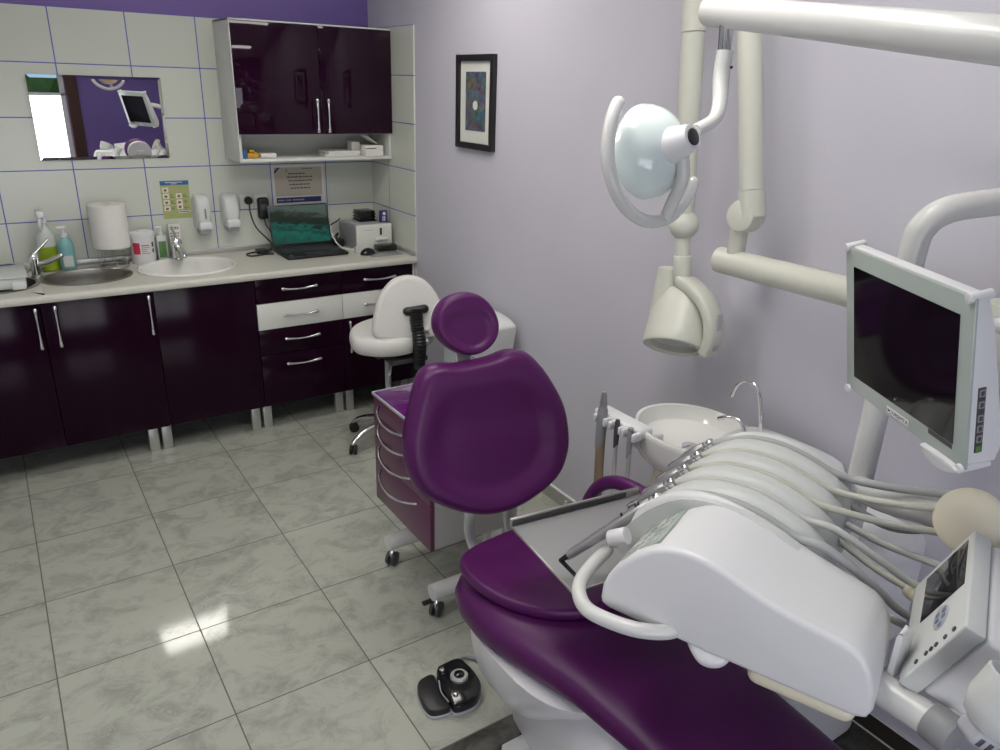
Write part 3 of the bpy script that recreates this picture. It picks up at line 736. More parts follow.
b = BM(); box(b, (-0.074, -0.262, ZT+0.1485), (-0.030, -0.240, ZT+0.218), 0.001); obj('box', b, M['blue'], t)
b = BM(); lathe(b, [(0, 0), (0.010, 0), (0.010, 0.001), (0, 0.001)], axis_frame((-0.050, -0.2622, ZT+0.200), (0, -1, 0)), 16)
for x in (-0.058, -0.047): box(b, (x-0.003, -0.2632, ZT+0.156), (x+0.003, -0.2622, ZT+0.185))
obj('white_print', b, M['paper'], t)
b = BM(); box(b, (-0.245, -0.515, ZT+0.0003), (-0.045, -0.385, ZT+0.0025), 0.001); tag(obj('mouse_mat', b, M['grey']), 'thin grey mat on the worktop in front of the printer', 'mat')
t = thing('computer_mouse', 'black computer mouse on a grey mat in front of the printer', 'mouse', (-0.238, -0.43, ZT+0.0025))
b = BM(); tmp = BM(); bmesh.ops.create_uvsphere(tmp, u_segments=24, v_segments=14, radius=1)
for v in tmp.verts: v.co = Vector((v.co.x*0.050, v.co.y*0.034, max(v.co.z, 0)*0.036))
merge(b, tmp, Matrix.Translation((-0.238, -0.43, ZT+0.003)) @ Matrix.Rotation(0.3, 4, 'Z')); obj('shell', b, M['blackgloss'], t)
b = BM(); cyl(b, (-0.222, -0.440, ZT+0.033), (-0.222, -0.432, ZT+0.033), 0.004, 12); obj('wheel', b, M['grey'], t)
b = BM(); tube(b, [(-0.325, -0.09, ZT+0.12), (-0.335, -0.13, ZT+0.08), (-0.333, -0.19, ZT+0.035), (-0.315, -0.25, ZT+0.010), (-0.285, -0.29, ZT+0.006), (-0.250, -0.355, ZT+0.006), (-0.278, -0.36, ZT+0.006), (-0.268, -0.345, ZT+0.03), (-0.275, -0.30, ZT+0.012)], 0.0042, 8, 6)
tag(obj('white_cable', b, M['wplast']), 'loop of thin white cable between the laptop and the printer', 'cable')
b = BM(); tube(b, [(-0.345, -0.07, ZT+0.10), (-0.30, -0.06, ZT+0.125), (-0.27, -0.05, ZT+0.135), (-0.245, -0.045, ZT+0.15)], 0.0045, 8, 6)
tube(b, [(-0.34, -0.12, ZT+0.004), (-0.31, -0.10, ZT+0.05), (-0.28, -0.09, ZT+0.07), (-0.29, -0.05, ZT+0.02), (-0.32, -0.06, ZT+0.006)], 0.004, 8, 6)
tag(obj('black_cable', b, M['black']), 'black cables running behind the laptop up to the printer', 'cable')
b = BM(); box(b, (-0.330, -0.165, ZT+0.001), (-0.268, -0.085, ZT+0.045), 0.012, 3); tag(obj('power_brick', b, M['black']), 'black power brick on the worktop between laptop and printer', 'power brick')

# things on the tiled wall
def dispenser(x0, x1, z0, z1, label, slot):
    cx = (x0+x1)/2; w = (x1-x0)/2; h = z1-z0
    t = thing('soap_dispenser', label, 'dispenser', (cx, -0.01, z0), 'dispensers on the tiles')
    rings = []
    for z, d, ww in ((0.16, 0.050, 0.90), (0.30, 0.085, 0.97), (0.5, 0.092, 1.0), (0.75, 0.088, 1.0), (0.90, 0.074, 0.94), (0.97, 0.055, 0.80), (1.0, 0.030, 0.62)):
        r = []
        for k in range(20):
            a = PI*k/19
            r.append((cx+w*ww*math.copysign(abs(math.cos(a))**0.55, math.cos(a)), -0.0085-d*abs(math.sin(a))**0.5, z0+h*z))
        rings.append(r)
    b = BM(); loft(b, rings); obj('cover', b, M['wplast2'], t)
    b = BM(); box(b, (cx-w*0.72, -0.088, z0), (cx+w*0.72, -0.009, z0+h*0.18), 0.012, 3); obj('nozzle_block', b, M['lgrey'], t)
    b = BM(); box(b, (cx-w*0.82, -0.112, z0+h*0.13), (cx+w*0.82, -0.06, z0+h*0.34), 0.014, 3); obj('push_bar', b, M['wplast'], t)
    if slot:
        b = BM(); box(b, (cx+w*0.02, -0.1035, z0+h*0.42), (cx+w*0.20, -0.099, z0+h*0.68), 0.002); obj('sight_slot', b, M['grey'], t)
dispenser(-1.095, -1.006, 1.032, 1.248, 'white wall soap dispenser with a dark sight slot, beside the poster', True)
dispenser(-0.945, -0.852, 1.038, 1.248, 'white wall dispenser without a slot, next to the black plug', False)
def poster():
    t = thing('poster', 'lime green hand washing poster with a blue header on the tiles', 'poster', (-1.172, -0.009, 1.12))
    b = BM(); box(b, (-1.245, -0.0095, 1.121), (-1.098, -0.0082, 1.323)); obj('sheet', b, M['lime'], t)
    b = BM(); box(b, (-1.245, -0.0102, 1.300), (-1.098, -0.0094, 1.323)); obj('header', b, M['blue2'], t)
    pics = [(-1.236, 1.275), (-1.236, 1.242), (-1.236, 1.209), (-1.236, 1.176), (-1.170, 1.242), (-1.170, 1.209), (-1.170, 1.184)]
    for x, z in pics:
        b = BM(); box(b, (x, -0.0104, z-0.012), (x+0.030, -0.0094, z+0.013)); pb = obj('picture_box', b, M['paper'], t)
        b = BM(); prism(b, [(0.006, -0.006), (0.016, -0.009), (0.024, -0.002), (0.020, 0.006), (0.012, 0.004), (0.008, 0.009)], 0, 0.0006, WALLM((x, -0.0104, z))); obj('hand_drawing', b, M['winered'], pb)
    b = BM(); box(b, (-1.163, -0.0104, 1.150), (-1.105, -0.0094, 1.162)); obj('caption_box', b, M['paper'], t)
    b = BM()
    for x in (-1.200, -1.134):
        for z in (1.242, 1.209, 1.176):
            for k in range(3): box(b, (x, -0.0100, z+0.006-k*0.007), (x+random.uniform(0.012, 0.024), -0.0094, z+0.0085-k*0.007))
    for k in range(7): box(b, (-1.160+k*0.0075, -0.0109, 1.1525), (-1.1545+k*0.0075, -0.0103, 1.1595))
    obj('text_lines', b, M['ink'], t)
    b = BM()
    for k in range(14): box(b, (-1.219+k*0.0065, -0.0107, 1.3125), (-1.219+k*0.0065+0.005, -0.0101, 1.3165))
    for k in range(5): box(b, (-1.190+k*0.0065, -0.0107, 1.305), (-1.190+k*0.0065+0.005, -0.0101, 1.3085))
    obj('header_text', b, M['paper'], t)
poster()
def notice():
    t = thing('certificate', 'cream certificate with a navy band at its foot, pinned behind the laptop', 'certificate', (-0.475, -0.009, 1.145))
    b = BM(); box(b, (-0.636, -0.0095, 1.143), (-0.322, -0.0082, 1.385)); obj('sheet', b, M['paper'], t)
    b = BM(); box(b, (-0.622, -0.0102, 1.210), (-0.336, -0.0094, 1.375)); obj('cream_field', b, M['cert'], t)
    b = BM(); prism(b, [(0, 0), (0.036, 0.036), (0.018, 0.036), (0, 0.016)], 0, 0.0008, WALLM((-0.622, -0.0102, 1.338))); prism(b, [(0, 0), (0.272, 0), (0.272, 0.030), (0, 0.030)], 0, 0.0008, WALLM((-0.618, -0.0098, 1.172))); obj('navy_band', b, M['blue'], t)
    for z, xa, xb in ((1.338, -0.54, -0.45), (1.319, -0.55, -0.41), (1.298, -0.54, -0.40), (1.276, -0.535, -0.42), (1.255, -0.53, -0.42)):
        x = xa; b = BM()
        while x < xb:
            w = random.uniform(0.010, 0.022); box(b, (x, -0.0106, z-0.0036), (x+w, -0.0100, z+0.0036)); x += w+0.004
        obj('text_line', b, M['ink'], t)
    b = BM()
    for k in range(8): box(b, (-0.455+k*0.008, -0.0106, 1.363), (-0.449+k*0.008, -0.0100, 1.368))
    obj('heading', b, M['ink'], t); b = BM()
    tube(b, [(-0.560, -0.0104, 1.345), (-0.552, -0.0104, 1.358), (-0.545, -0.0104, 1.364), (-0.550, -0.0104, 1.352), (-0.541, -0.0104, 1.350)], 0.0013, 6, 3)
    obj('flourish', b, M['ink'], t)
    b = BM()
    for k in range(20):
        if k not in (5, 10): box(b, (-0.610+k*0.008, -0.0112, 1.183), (-0.604+k*0.008, -0.0105, 1.191))
    obj('band_text', b, M['lgrey'], t)
notice()
def wall_mirror():
    x0, x1, z0, z1 = -1.777, -1.178, 1.443, 1.842
    t = thing('wall_mirror', 'frameless mirror with cut edges on the tiles above the sink', 'mirror', ((x0+x1)/2, -0.01, z0))
    yf = lambda x, z, d=0.0: -0.0135-(z-z0)*math.tan(math.radians(0.95))-(x1-x)*math.tan(math.radians(0.55))+d     # hangs slightly tilted off the tiles
    b = BM(); R4 = [(x0, z0), (x1, z0), (x1, z1), (x0, z1)]
    A = [b.verts.new((x, -0.0082, z)) for x, z in R4]; B = [b.verts.new((x, yf(x, z, 0.0012), z)) for x, z in R4]
    b.faces.new(A); b.faces.new(B[::-1])
    for k in range(4): b.faces.new((A[k], A[(k+1) % 4], B[(k+1) % 4], B[k]))
    obj('backing', b, M['lgrey'], t, smooth=False)
    w = 0.015
    I = [(x0+w, z0+w), (x1-w, z0+w), (x1-w, z1-w), (x0+w, z1-w)]
    b = BM(); b.faces.new([b.verts.new((x, yf(x, z), z)) for x, z in I]); obj('glass', b, M['mirror'], t, smooth=False)
    b = BM()
    for k in range(4):
        k2 = (k+1) % 4
        b.faces.new([b.verts.new((x, yf(x, z, d), z)) for (x, z), d in ((R4[k], 0.0011), (R4[k2], 0.0011), (I[k2], 0), (I[k], 0))])
    obj('cut_edge', b, M['mirror'], t, smooth=False)
wall_mirror()

# wall cabinet with the open shelf
def wall_cabinet():
    x0, x1, z0, zm, z1, yf = -0.887, -0.010, 1.437, 1.578, 2.130, -0.320
    t = thing('wall_cabinet', 'aubergine two door wall cabinet with a white open shelf below', 'cabinet', ((x0+x1)/2, -0.01, z0))
    b = BM(); k = 0.016
    box(b, (x0, yf+0.018, z0), (x0+k, -0.0085, z1), 0.001); box(b, (x1-k, yf+0.018, z0), (x1, -0.0085, z1), 0.001)
    box(b, (x0, yf+0.002, z1-0.007), (x1, -0.0085, z1)); box(b, (x0+k, yf+0.018, z1-k), (x1-k, -0.0085, z1-0.007)); box(b, (x0+k, yf+0.018, zm-0.002), (x1-k, -0.0085, zm+k)); box(b, (x0+k, -0.014, z0), (x1-k, -0.0085, z1))
    box(b, (x0-0.003, yf+0.001, zm), (x0+0.001, yf+0.018, z1))
    obj('carcass', b, M['carcass'], t)
    b = BM(); box(b, (x0+k, yf+0.018, z0), (x1-k, -0.014, z0+k), 0.001); obj('shelf_board', b, M['carcass'], t)
    xm = -0.433
    for a, c, hx in ((x0, xm, xm-0.030), (xm, x1, xm+0.032)):
        b = BM(); box(b, (a+0.0015, yf, zm+0.0015), (c-0.0015, yf+0.018, z1-0.009), 0.002); d = obj('door', b, M['gloss2'], t)
        b = BM(); bow_handle_v(b, hx, zm+0.018, zm+0.178, yf); obj('handle', b, M['chrome'], d)
wall_cabinet()
SZ = 1.4535
t = thing('amber_box', 'small amber plastic case at the left end of the open shelf', 'case', (-0.80, -0.21, SZ))
b = BM(); box(b, (-0.835, -0.255, SZ), (-0.77, -0.185, SZ+0.026), 0.008, 3); box(b, (-0.815, -0.23, SZ+0.026), (-0.785, -0.195, SZ+0.044), 0.006, 3); obj('case', b, M['yellow'], t)
b = BM(); box(b, (-0.858, -0.26, SZ+0.0005), (-0.838, -0.20, SZ+0.045), 0.003); tag(obj('blue_packet', b, M['blue2']), 'little blue and white packet upright beside the amber case', 'packet')
b = BM(); box(b, (-0.755, -0.235, SZ+0.0005), (-0.67, -0.175, SZ+0.022), 0.003); tag(obj('paper_packet', b, M['paper']), 'flat white packet lying right of the amber case', 'packet')
t = thing('paper_stack', 'low stack of white papers on the open shelf beside the lidded box', 'papers', (-0.28, -0.18, SZ))
for k in range(4):
    b = BM(); dx = random.uniform(-0.012, 0.012); prism(b, [(-0.10, -0.07), (0.10, -0.07), (0.10, 0.07), (-0.10, 0.07)], 0, 0.006, Matrix.Translation((-0.285+dx, -0.17, SZ+0.0005+k*0.0068)) @ Matrix.Rotation(random.uniform(-0.12, 0.12), 4, 'Z')); obj('sheet_bundle', b, M['paper'], t)
t = thing('open_carton', 'white carton with its lid flap open at the right end of the shelf', 'carton', (-0.125, -0.2, SZ))
b = BM(); box(b, (-0.165, -0.285, SZ+0.0005), (-0.055, -0.185, SZ+0.058), 0.002); obj('box', b, M['paper'], t)
b = BM(); box(b, (-0.215, -0.20, SZ+0.0005), (-0.166, -0.13, SZ+0.075), 0.002); obj('box_back', b, M['paper'], t)
b = BM(); prism(b, [(0, 0), (0.075, 0), (0.075, 0.10), (0, 0.10)], 0, 0.002, frame((-0.155, -0.285, SZ+0.110), (0.82, 0, -0.55), (0, 1, 0), (0.55, 0, 0.82))); obj('flap', b, M['paper'], t)
b = BM(); box(b, (-0.164, -0.2865, SZ+0.040), (-0.10, -0.2855, SZ+0.045)); obj('printing', b, M['ink'], t)

# picture on the lilac wall
def picture():
    y0, y1, z0, z1 = -1.392, -1.058, 1.565, 1.990
    t = thing('framed_picture', 'black framed colourful abstract print on the lilac wall', 'picture', (-0.001, (y0+y1)/2, z0))
    b = BM(); w = 0.028
    for a, c, p, q in ((y0, y1, z0, z0+w), (y0, y1, z1-w, z1), (y0, y0+w, z0+w, z1-w), (y1-w, y1, z0+w, z1-w)): box(b, (-0.024, a, p), (-0.001, c, q), 0.002)
    obj('frame', b, M['black'], t)
    b = BM(); box(b, (-0.010, y0+w-0.001, z0+w-0.001), (-0.002, y1-w+0.001, z1-w+0.001)); obj('mount', b, M['mat_c'], t)
    b = BM(); box(b, (-0.0118, y0+0.078, z0+0.085), (-0.0095, y1-0.078, z1-0.075)); obj('print', b, M['art'], t)
    b = BM(); lathe(b, [(0, 0), (0.022, 0), (0.022, 0.001), (0, 0.001)], axis_frame((-0.0118, (y0+y1)/2, 1.765), (-1, 0, 0)), 7); obj('pale_patch', b, M['mat_c'], t)
picture()

# ------------------------------------------------------------------ white stool
def caster(bm_f, bm_w, x, y, z0=0.0, r=0.026, ang=0.0):
    c, s = math.cos(ang), math.sin(ang)
    for k in (-1, 1):
        a = Vector((x-s*0.006*k, y+c*0.006*k, z0+r)); d = Vector((-s*0.013*k, c*0.013*k, 0))
        cyl(bm_w, a, a+d, r, 20, bev=0.004)
    tube(bm_f, [(x, y, z0+r), (x-c*0.004, y-s*0.004, z0+r*1.7), (x, y, z0+r*2.3)], [0.010, 0.012, 0.008], 10, 3)
def stool():
    cx, cy = -0.405, -1.02
    t = thing('saddle_stool', 'white leatherette stool on chrome castor base between the drawers and the purple chair', 'stool', (cx, cy, 0))
    for k in range(5):
        a = math.radians(192)+2*PI*k/5; ex, ey = cx+0.240*math.cos(a), cy+0.240*math.sin(a)
        b = BM(); tube(b, [(cx+0.03*math.cos(a), cy+0.03*math.sin(a), 0.135), (cx+0.13*math.cos(a), cy+0.13*math.sin(a), 0.118), (cx+0.20*math.cos(a), cy+0.20*math.sin(a), 0.092), (ex, ey, 0.062)], [0.019, 0.016, 0.014, 0.013], 12, 5, round_caps=True)
        leg = obj('leg', b, M['chrome'], t)
        f, w = BM(), BM(); caster(f, w, ex, ey, 0.0, 0.027, a+0.8); merge(w, f); obj('castor', w, M['rubber'], leg)
    b = BM(); lathe(b, [(0, 0.10), (0.032, 0.10), (0.034, 0.15), (0.026, 0.17), (0.026, 0.30), (0, 0.30)], Matrix.Translation((cx, cy, 0)), 20); obj('hub', b, M['chrome'], t)
    b = BM(); cyl(b, (cx, cy, 0.28), (cx, cy, 0.54), 0.016, 18); obj('gas_lift', b, M['lgrey'], t)
    b = BM(); box(b, (cx-0.09, cy-0.07, 0.515), (cx+0.11, cy+0.07, 0.545), 0.008); box(b, (cx-0.05, cy-0.17, 0.505), (cx+0.15, cy-0.05, 0.530), 0.004)
    for k in range(3): cyl(b, (cx+0.02+0.03*k, cy-0.173, 0.517), (cx+0.02+0.03*k, cy-0.169, 0.517), 0.006, 10)
    obj('seat_mechanism', b, M['dgrey'], t)
    b = BM(); tube(b, [(cx-0.03, cy-0.10, 0.488), (cx-0.08, cy-0.19, 0.475)], 0.008, 10, round_caps=True); obj('lever', b, M['alu'], t)
    # saddle seat, longer to the left
    mt = frame((cx+0.032, cy+0.02, 0.560), (0.96, 0.28, 0.04), (-0.28, 0.96, 0.0), (-0.04, 0, 1))
    b = BM(); pillow(b, [(-0.240, 0), (-0.195, 0.10), (-0.115, 0.180), (0, 0.21), (0.13, 0.19), (0.20, 0.11), (0.215, 0), (0.20, -0.11), (0.13, -0.19), (0, -0.21), (-0.12, -0.185), (-0.200, -0.11)], 0.090, mt, 0.55, 0.014, crown=0.006); obj('seat', b, M['wleather'], t)
    # backrest dome seen from behind
    o = Vector((-0.335, -1.135, 0.762)); N = Vector((-0.30, -0.93, 0.20)).normalized(); X = Vector((0, 0, 1)).cross(N).normalized(); Y = N.cross(X)
    mt = frame(o - N*0.035, X, Y, N)
    b = BM(); pillow(b, [(x*1.13, z*1.13) for x, z in [(-0.165, -0.095), (-0.163, -0.03), (-0.135, 0.07), (-0.075, 0.145), (0.0, 0.168), (0.075, 0.145), (0.135, 0.07), (0.163, -0.03), (0.165, -0.095), (0.12, -0.120), (0.0, -0.122), (-0.12, -0.118)]], 0.075, mt, 0.5, 0.0, crown=0.004); obj('backrest', b, M['wleather'], t)
    # black bellows arm holding the backrest
    p0 = o + X*0.030 + Y*0.012 + N*0.046
    b = BM(); tube(b, [p0-X*0.045-Y*0.004, p0, p0+X*0.045+Y*0.006], 0.022, 14, 3, round_caps=True); arm = obj('back_bracket', b, M['black'], t)
    pts = smooth_pts([p0-N*0.005, p0-Y*0.08+N*0.022, p0-Y*0.17+N*0.015+X*0.01, Vector((cx+0.105, cy-0.15, 0.49)), Vector((cx+0.11, cy-0.14, 0.42))], 14); R = []
    for i in range(len(pts)): R.append(0.036 if i % 2 else 0.030)
    b = BM(); tube(b, pts, R, 16); obj('bellows', b, M['black'], arm)
    b = BM(); cyl(b, p0-Y*0.10+X*0.03, p0-Y*0.10+X*0.062, 0.014, 16, bev=0.003); obj('knob', b, M['wplast'], arm)
    b = BM(); cyl(b, p0-Y*0.16+X*0.03, p0-Y*0.16+X*0.060, 0.012, 16, bev=0.003); obj('knob', b, M['wplast'], arm)
stool()

# pale bin by the wall, behind the headrest
def bin_():
    t = thing('waste_bin', 'pale plastic bin with a domed top, by the lilac wall behind the headrest', 'bin', (-0.15, -1.50, 0))
    mt = frame((-0.25, 0, 0), (0, 1, 0), (0, 0, 1), (1, 0, 0))
    b = BM(); prism(b, [(-1.62, 0.0), (-1.38, 0.0), (-1.34, 0.66), (-1.66, 0.66)], 0, 0.20, mt, 0.012); obj('body', b, M['lgrey'], t)
    arc = [(-1.662, 0.662), (-1.690, 0.790)]+[(-1.50+0.19*math.cos(PI-PI*k/16), 0.790+0.04*math.sin(PI*k/16)) for k in range(1, 16)]+[(-1.31, 0.790), (-1.338, 0.662)]
    b = BM(); prism(b, arc[::-1], -0.006, 0.206, mt, 0.008); obj('lid', b, M['wplast2'], t)
bin_()

# ------------------------------------------------------------------ purple drawer trolley
def trolley():
    x0, x1, y0, y1, z0, z1 = -0.920, -0.540, -2.440, -1.985, 0.285, 0.742
    t = thing('drawer_trolley', 'plum drawer trolley on castors with a violet glass top, behind the backrest', 'trolley', ((x0+x1)/2, (y0+y1)/2, 0))
    b = BM(); box(b, (x0+0.018, y0+0.003, z0), (x1, y1-0.003, z1-0.008), 0.003); obj('body', b, M['cartbody'], t)
    b = BM(); box(b, (x0-0.002, y0-0.002, z1-0.008), (x1+0.002, y1+0.002, z1+0.002), 0.002); obj('glass_top', b, M['carttop'], t)
    b = BM(); box(b, (x0-0.004, y1+0.000, z1-0.008), (x1, y1+0.006, z1+0.004), 0.001); box(b, (x0-0.005, y0, z1-0.008), (x0-0.001, y1, z1+0.004), 0.001); obj('top_edging', b, M['lgrey'], t)
    zz = [z1-0.009, 0.655, 0.565, 0.470, z0]
    for i in range(4):
        b = BM(); box(b, (x0, y0, zz[i+1]+0.0015), (x0+0.018, y1, zz[i]-0.0015), 0.002); d = obj('drawer', b, M['cartface'], t)
        zc = zz[i]-0.028 if i < 3 else zz[i]-0.035
        P = []
        for k in range(13):
            u = k/12; P.append((x0-0.003-0.045*math.sin(PI*u)**0.65, y1-0.055-0.30*u, zc-0.018*math.sin(PI*u)))
        b = BM(); tube(b, P, 0.0052, 10, round_caps=True); obj('handle', b, M['chrome'], d)
    for y, nm in ((-2.065, 0), (-2.440, 1)):
        b = BM(); tube(b, [(-0.915, y, 0.108), (-0.49, y, 0.108)], 0.032, 18, round_caps=False); f = obj('foot_tube', b, M['enamel'], t)
        for x in (-0.895, -0.515):
            cf, cw = BM(), BM(); caster(cf, cw, x, y, 0.0, 0.030, 0.6)
            c = obj('castor', cw, M['dgrey'], f); obj('castor_fork', cf, M['chrome'], c)
            if nm == 1 and x < -0.7:
                b = BM(); box(b, (x-0.052, y+0.002, 0.058), (x-0.012, y+0.022, 0.068), 0.002, mtx=None); obj('brake_pedal', b, M['black'], c)
    b = BM()
    for y in (-2.065, -2.440):
        for x in (-0.66, -0.57): cyl(b, (x, y+(0.03 if y < -2.2 else -0.03), 0.12), (x, y+(0.03 if y < -2.2 else -0.03), z0+0.002), 0.016, 14)
    obj('post', b, M['enamel'], t)
trolley()

# ------------------------------------------------------------------ treatment chair
def chair():
    t = thing('treatment_chair', 'purple leatherette dental treatment chair with round backrest and headrest', 'chair', (-0.87, -3.2, 0))
    # long seat and leg section
    secs = [  # y, centre x, half width, top z, thickness
        (-2.875, -0.872, 0.150, 0.540, 0.070), (-2.895, -0.872, 0.200, 0.556, 0.100), (-2.935, -0.872, 0.238, 0.570, 0.125), (-3.00, -0.870, 0.260, 0.577, 0.152),
        (-3.08, -0.868, 0.267, 0.580, 0.160), (-3.16, -0.866, 0.262, 0.580, 0.156), (-3.28, -0.862, 0.240, 0.578, 0.144), (-3.42, -0.854, 0.216, 0.572, 0.124),
        (-3.60, -0.848, 0.200, 0.560, 0.112), (-3.80, -0.848, 0.200, 0.543, 0.100), (-4.00, -0.845, 0.194, 0.522, 0.092), (-4.15, -0.845, 0.180, 0.503, 0.085), (-4.22, -0.845, 0.140, 0.492, 0.070), (-4.245, -0.845, 0.08, 0.485, 0.045)]
    rings = []
    for y, x, w, z, th in secs:
        r = []; n = 40
        for k in range(n):
            a = 2*PI*k/n; c, s = math.cos(a), math.sin(a)
            px = w*math.copysign(abs(c)**0.62, c); pz = th/2*math.copysign(abs(s)**0.75, s)
            dish = -0.010*max(0, 1-(px/w)**2*1.6) if s > 0 else 0
            r.append((x+px, y, z-th/2+pz+dish))
        rings.append(r)
    b = BM(); loft(b, rings); obj('seat', b, M['leather'], t)
    # upper seat pad
    pad = [(-1.030, -2.885), (-1.085, -2.925), (-1.104, -3.00), (-1.098, -3.10), (-1.066, -3.20), (-1.005, -3.29), (-0.925, -3.345), (-0.85, -3.352), (-0.77, -3.33), (-0.70, -3.275), (-0.655, -3.19), (-0.636, -3.08), (-0.645, -2.98), (-0.68, -2.91), (-0.75, -2.87), (-0.90, -2.865)]
    b = BM(); pillow(b, [(x+0.87, (y+2.87)*0.86-2.87+3.1) for x, y in pad], 0.034, frame((-0.87, -3.1, 0.570), (1, 0, 0), (0, 1, 0), (0, 0, 1)), 0.22, 0.004, 0.75); obj('seat_pad', b, M['leather'], t)
    # backrest
    a, rc = math.radians(10), math.radians(12)
    N = Vector((-math.sin(a)*math.cos(rc), -math.cos(a)*math.cos(rc), math.sin(rc))); X = Vector((0, 0, 1)).cross(N).normalized(); Y = N.cross(X)
    bk = [(-0.205, 0.193), (-0.179, 0.222), (-0.144, 0.230), (-0.089, 0.224), (-0.032, 0.226), (0.027, 0.233), (0.074, 0.245), (0.11, 0.244), (0.147, 0.231), (0.183, 0.196), (0.222, 0.141), (0.264, 0.055), (0.278, -0.029), (0.273, -0.10), (0.238, -0.172), (0.162, -0.225), (0.073, -0.257), (-0.013, -0.26), (-0.097, -0.237), (-0.175, -0.194), (-0.228, -0.146), (-0.256, -0.076), (-0.261, -0.007), (-0.254, 0.039), (-0.235, 0.110)]
    C = Vector((-0.88, -2.724, 0.871))
    b = BM(); pillow(b, bk, 0.10, frame(C-N*0.058, X, Y, N), 0.55, 0.020, 0.80, c=(0.006, -0.02), fade=(0.02, 0.20)); obj('backrest', b, M['leather'], t)
    b = BM(); pillow(b, [(x*0.86, y*0.86) for x, y in bk], 0.03, frame(C-N*0.082, X, Y, N), 0.3); obj('back_shell', b, M['wplast'], t)
    # headrest
    hd = [(-0.102, 0.016), (-0.09, 0.057), (-0.066, 0.085), (-0.022, 0.093), (0.024, 0.093), (0.052, 0.079), (0.080, 0.043), (0.101, -0.002), (0.095, -0.042), (0.066, -0.076), (0.024, -0.093), (-0.017, -0.092), (-0.051, -0.07), (-0.086, -0.039), (-0.100, -0.014)]
    for _ in range(2): hd = [((hd[i-1][0]+2*hd[i][0]+hd[(i+1) % len(hd)][0])/4*1.055, (hd[i-1][1]+2*hd[i][1]+hd[(i+1) % len(hd)][1])/4*1.055) for i in range(len(hd))]
    H = Vector((-0.88, -2.600, 1.180))
    b = BM(); pillow(b, hd, 0.075, frame(H-N*0.04, X, Y, N), 0.6, 0.009, 0.78, c=(0.004, -0.012), fade=(0.005, 0.06)); obj('headrest', b, M['leather'], t)
    b = BM(); pillow(b, [(x*0.93, y*0.93) for x, y in hd], 0.022, frame(H-N*0.054, X, Y, N), 0.3); box(b, (-0.03, -0.02, -0.008), (0.03, 0.02, 0.004), 0.004, 2, mtx=frame(H-N*0.054, X, Y, N)); obj('headrest_shell', b, M['wplast'], t)
    b = BM(); prism(b, [(-0.024, -0.16), (0.024, -0.16), (0.020, 0.02), (-0.020, 0.02)], -0.008, 0.008, frame(H-N*0.050, X, Y, N), 0.003); prism(b, [(-0.035, -0.40), (0.035, -0.40), (0.024, -0.10), (-0.024, -0.10)], -0.008, 0.008, frame(H-N*0.078-Y*0.02, X, Y, N), 0.003); obj('headrest_stem', b, M['enamel'], t)
    # two white tubes carrying the backrest
    for x in (-0.928, -0.778):
        b = BM(); tube(b, [(x, -2.63, 0.80), (x, -2.69, 0.68), (x+0.002, -2.71, 0.60), (x+0.006, -2.705, 0.52), (x+0.01, -2.74, 0.47), (x+0.012, -2.86, 0.45)], 0.017, 14, 5); obj('back_support', b, M['enamel'], t)
    # purple armrest loop on the wall side
    b = BM(); tube(b, [(-0.595, -2.87, 0.52), (-0.590, -2.88, 0.61), (-0.583, -2.92, 0.69), (-0.578, -2.99, 0.740), (-0.578, -3.10, 0.758), (-0.580, -3.22, 0.735), (-0.59, -3.27, 0.66), (-0.60, -3.28, 0.53)], [0.016, 0.018, 0.0205, 0.0215, 0.0215, 0.0205, 0.018, 0.016], 16, 6); obj('armrest', b, M['leather'], t)
    # white plastic body under the seat
    body = [(0.455, -2.90, -3.47, 0.256), (0.40, -2.90, -3.43, 0.250), (0.34, -2.91, -3.36, 0.235), (0.28, -2.925, -3.30, 0.212), (0.22, -2.95, -3.24, 0.176), (0.175, -2.98, -3.18, 0.132), (0.145, -3.01, -3.13, 0.082), (0.135, -3.03, -3.10, 0.04)]
    rings = []
    for z, ya, yb, w in body:
        r = []; n = 36
        for k in range(n):
            an = 2*PI*k/n; c, s = math.cos(an), math.sin(an)
            r.append((-0.87+w*math.copysign(abs(c)**0.7, c), (ya+yb)/2+(ya-yb)/2*math.copysign(abs(s)**0.7, s), z))
        rings.append(r)
    b = BM(); loft(b, rings); obj('under_shell', b, M['wplast'], t)
    # pedestal shroud running forward to the floor
    ped = [(-3.035, 0.085, 0.02, 0.16), (-3.05, 0.100, 0.02, 0.20), (-3.15, 0.125, 0.02, 0.26), (-3.24, 0.155, 0.03, 0.33), (-3.40, 0.165, 0.03, 0.385), (-3.60, 0.165, 0.03, 0.36), (-3.75, 0.15, 0.03, 0.24)]
    rings = []
    for y, w, za, zb in ped:
        r = []; n = 32
        for k in range(n):
            an = 2*PI*k/n; c, s = math.cos(an), math.sin(an)
            r.append((-0.87+w*math.copysign(abs(c)**0.6, c), y, (za+zb)/2+(zb-za)/2*math.copysign(abs(s)**0.6, s)))
        rings.append(r)
    b = BM(); loft(b, rings); obj('pedestal', b, M['wplast'], t)
    b = BM(); prism(b, [(-1.03, -3.085), (-0.71, -3.085), (-0.66, -3.14), (-0.66, -3.95), (-0.71, -4.0), (-1.03, -4.0), (-1.08, -3.95), (-1.08, -3.14)], 0.0, 0.032, Matrix(), 0.008); obj('base_plate', b, M['wplast'], t)
chair()

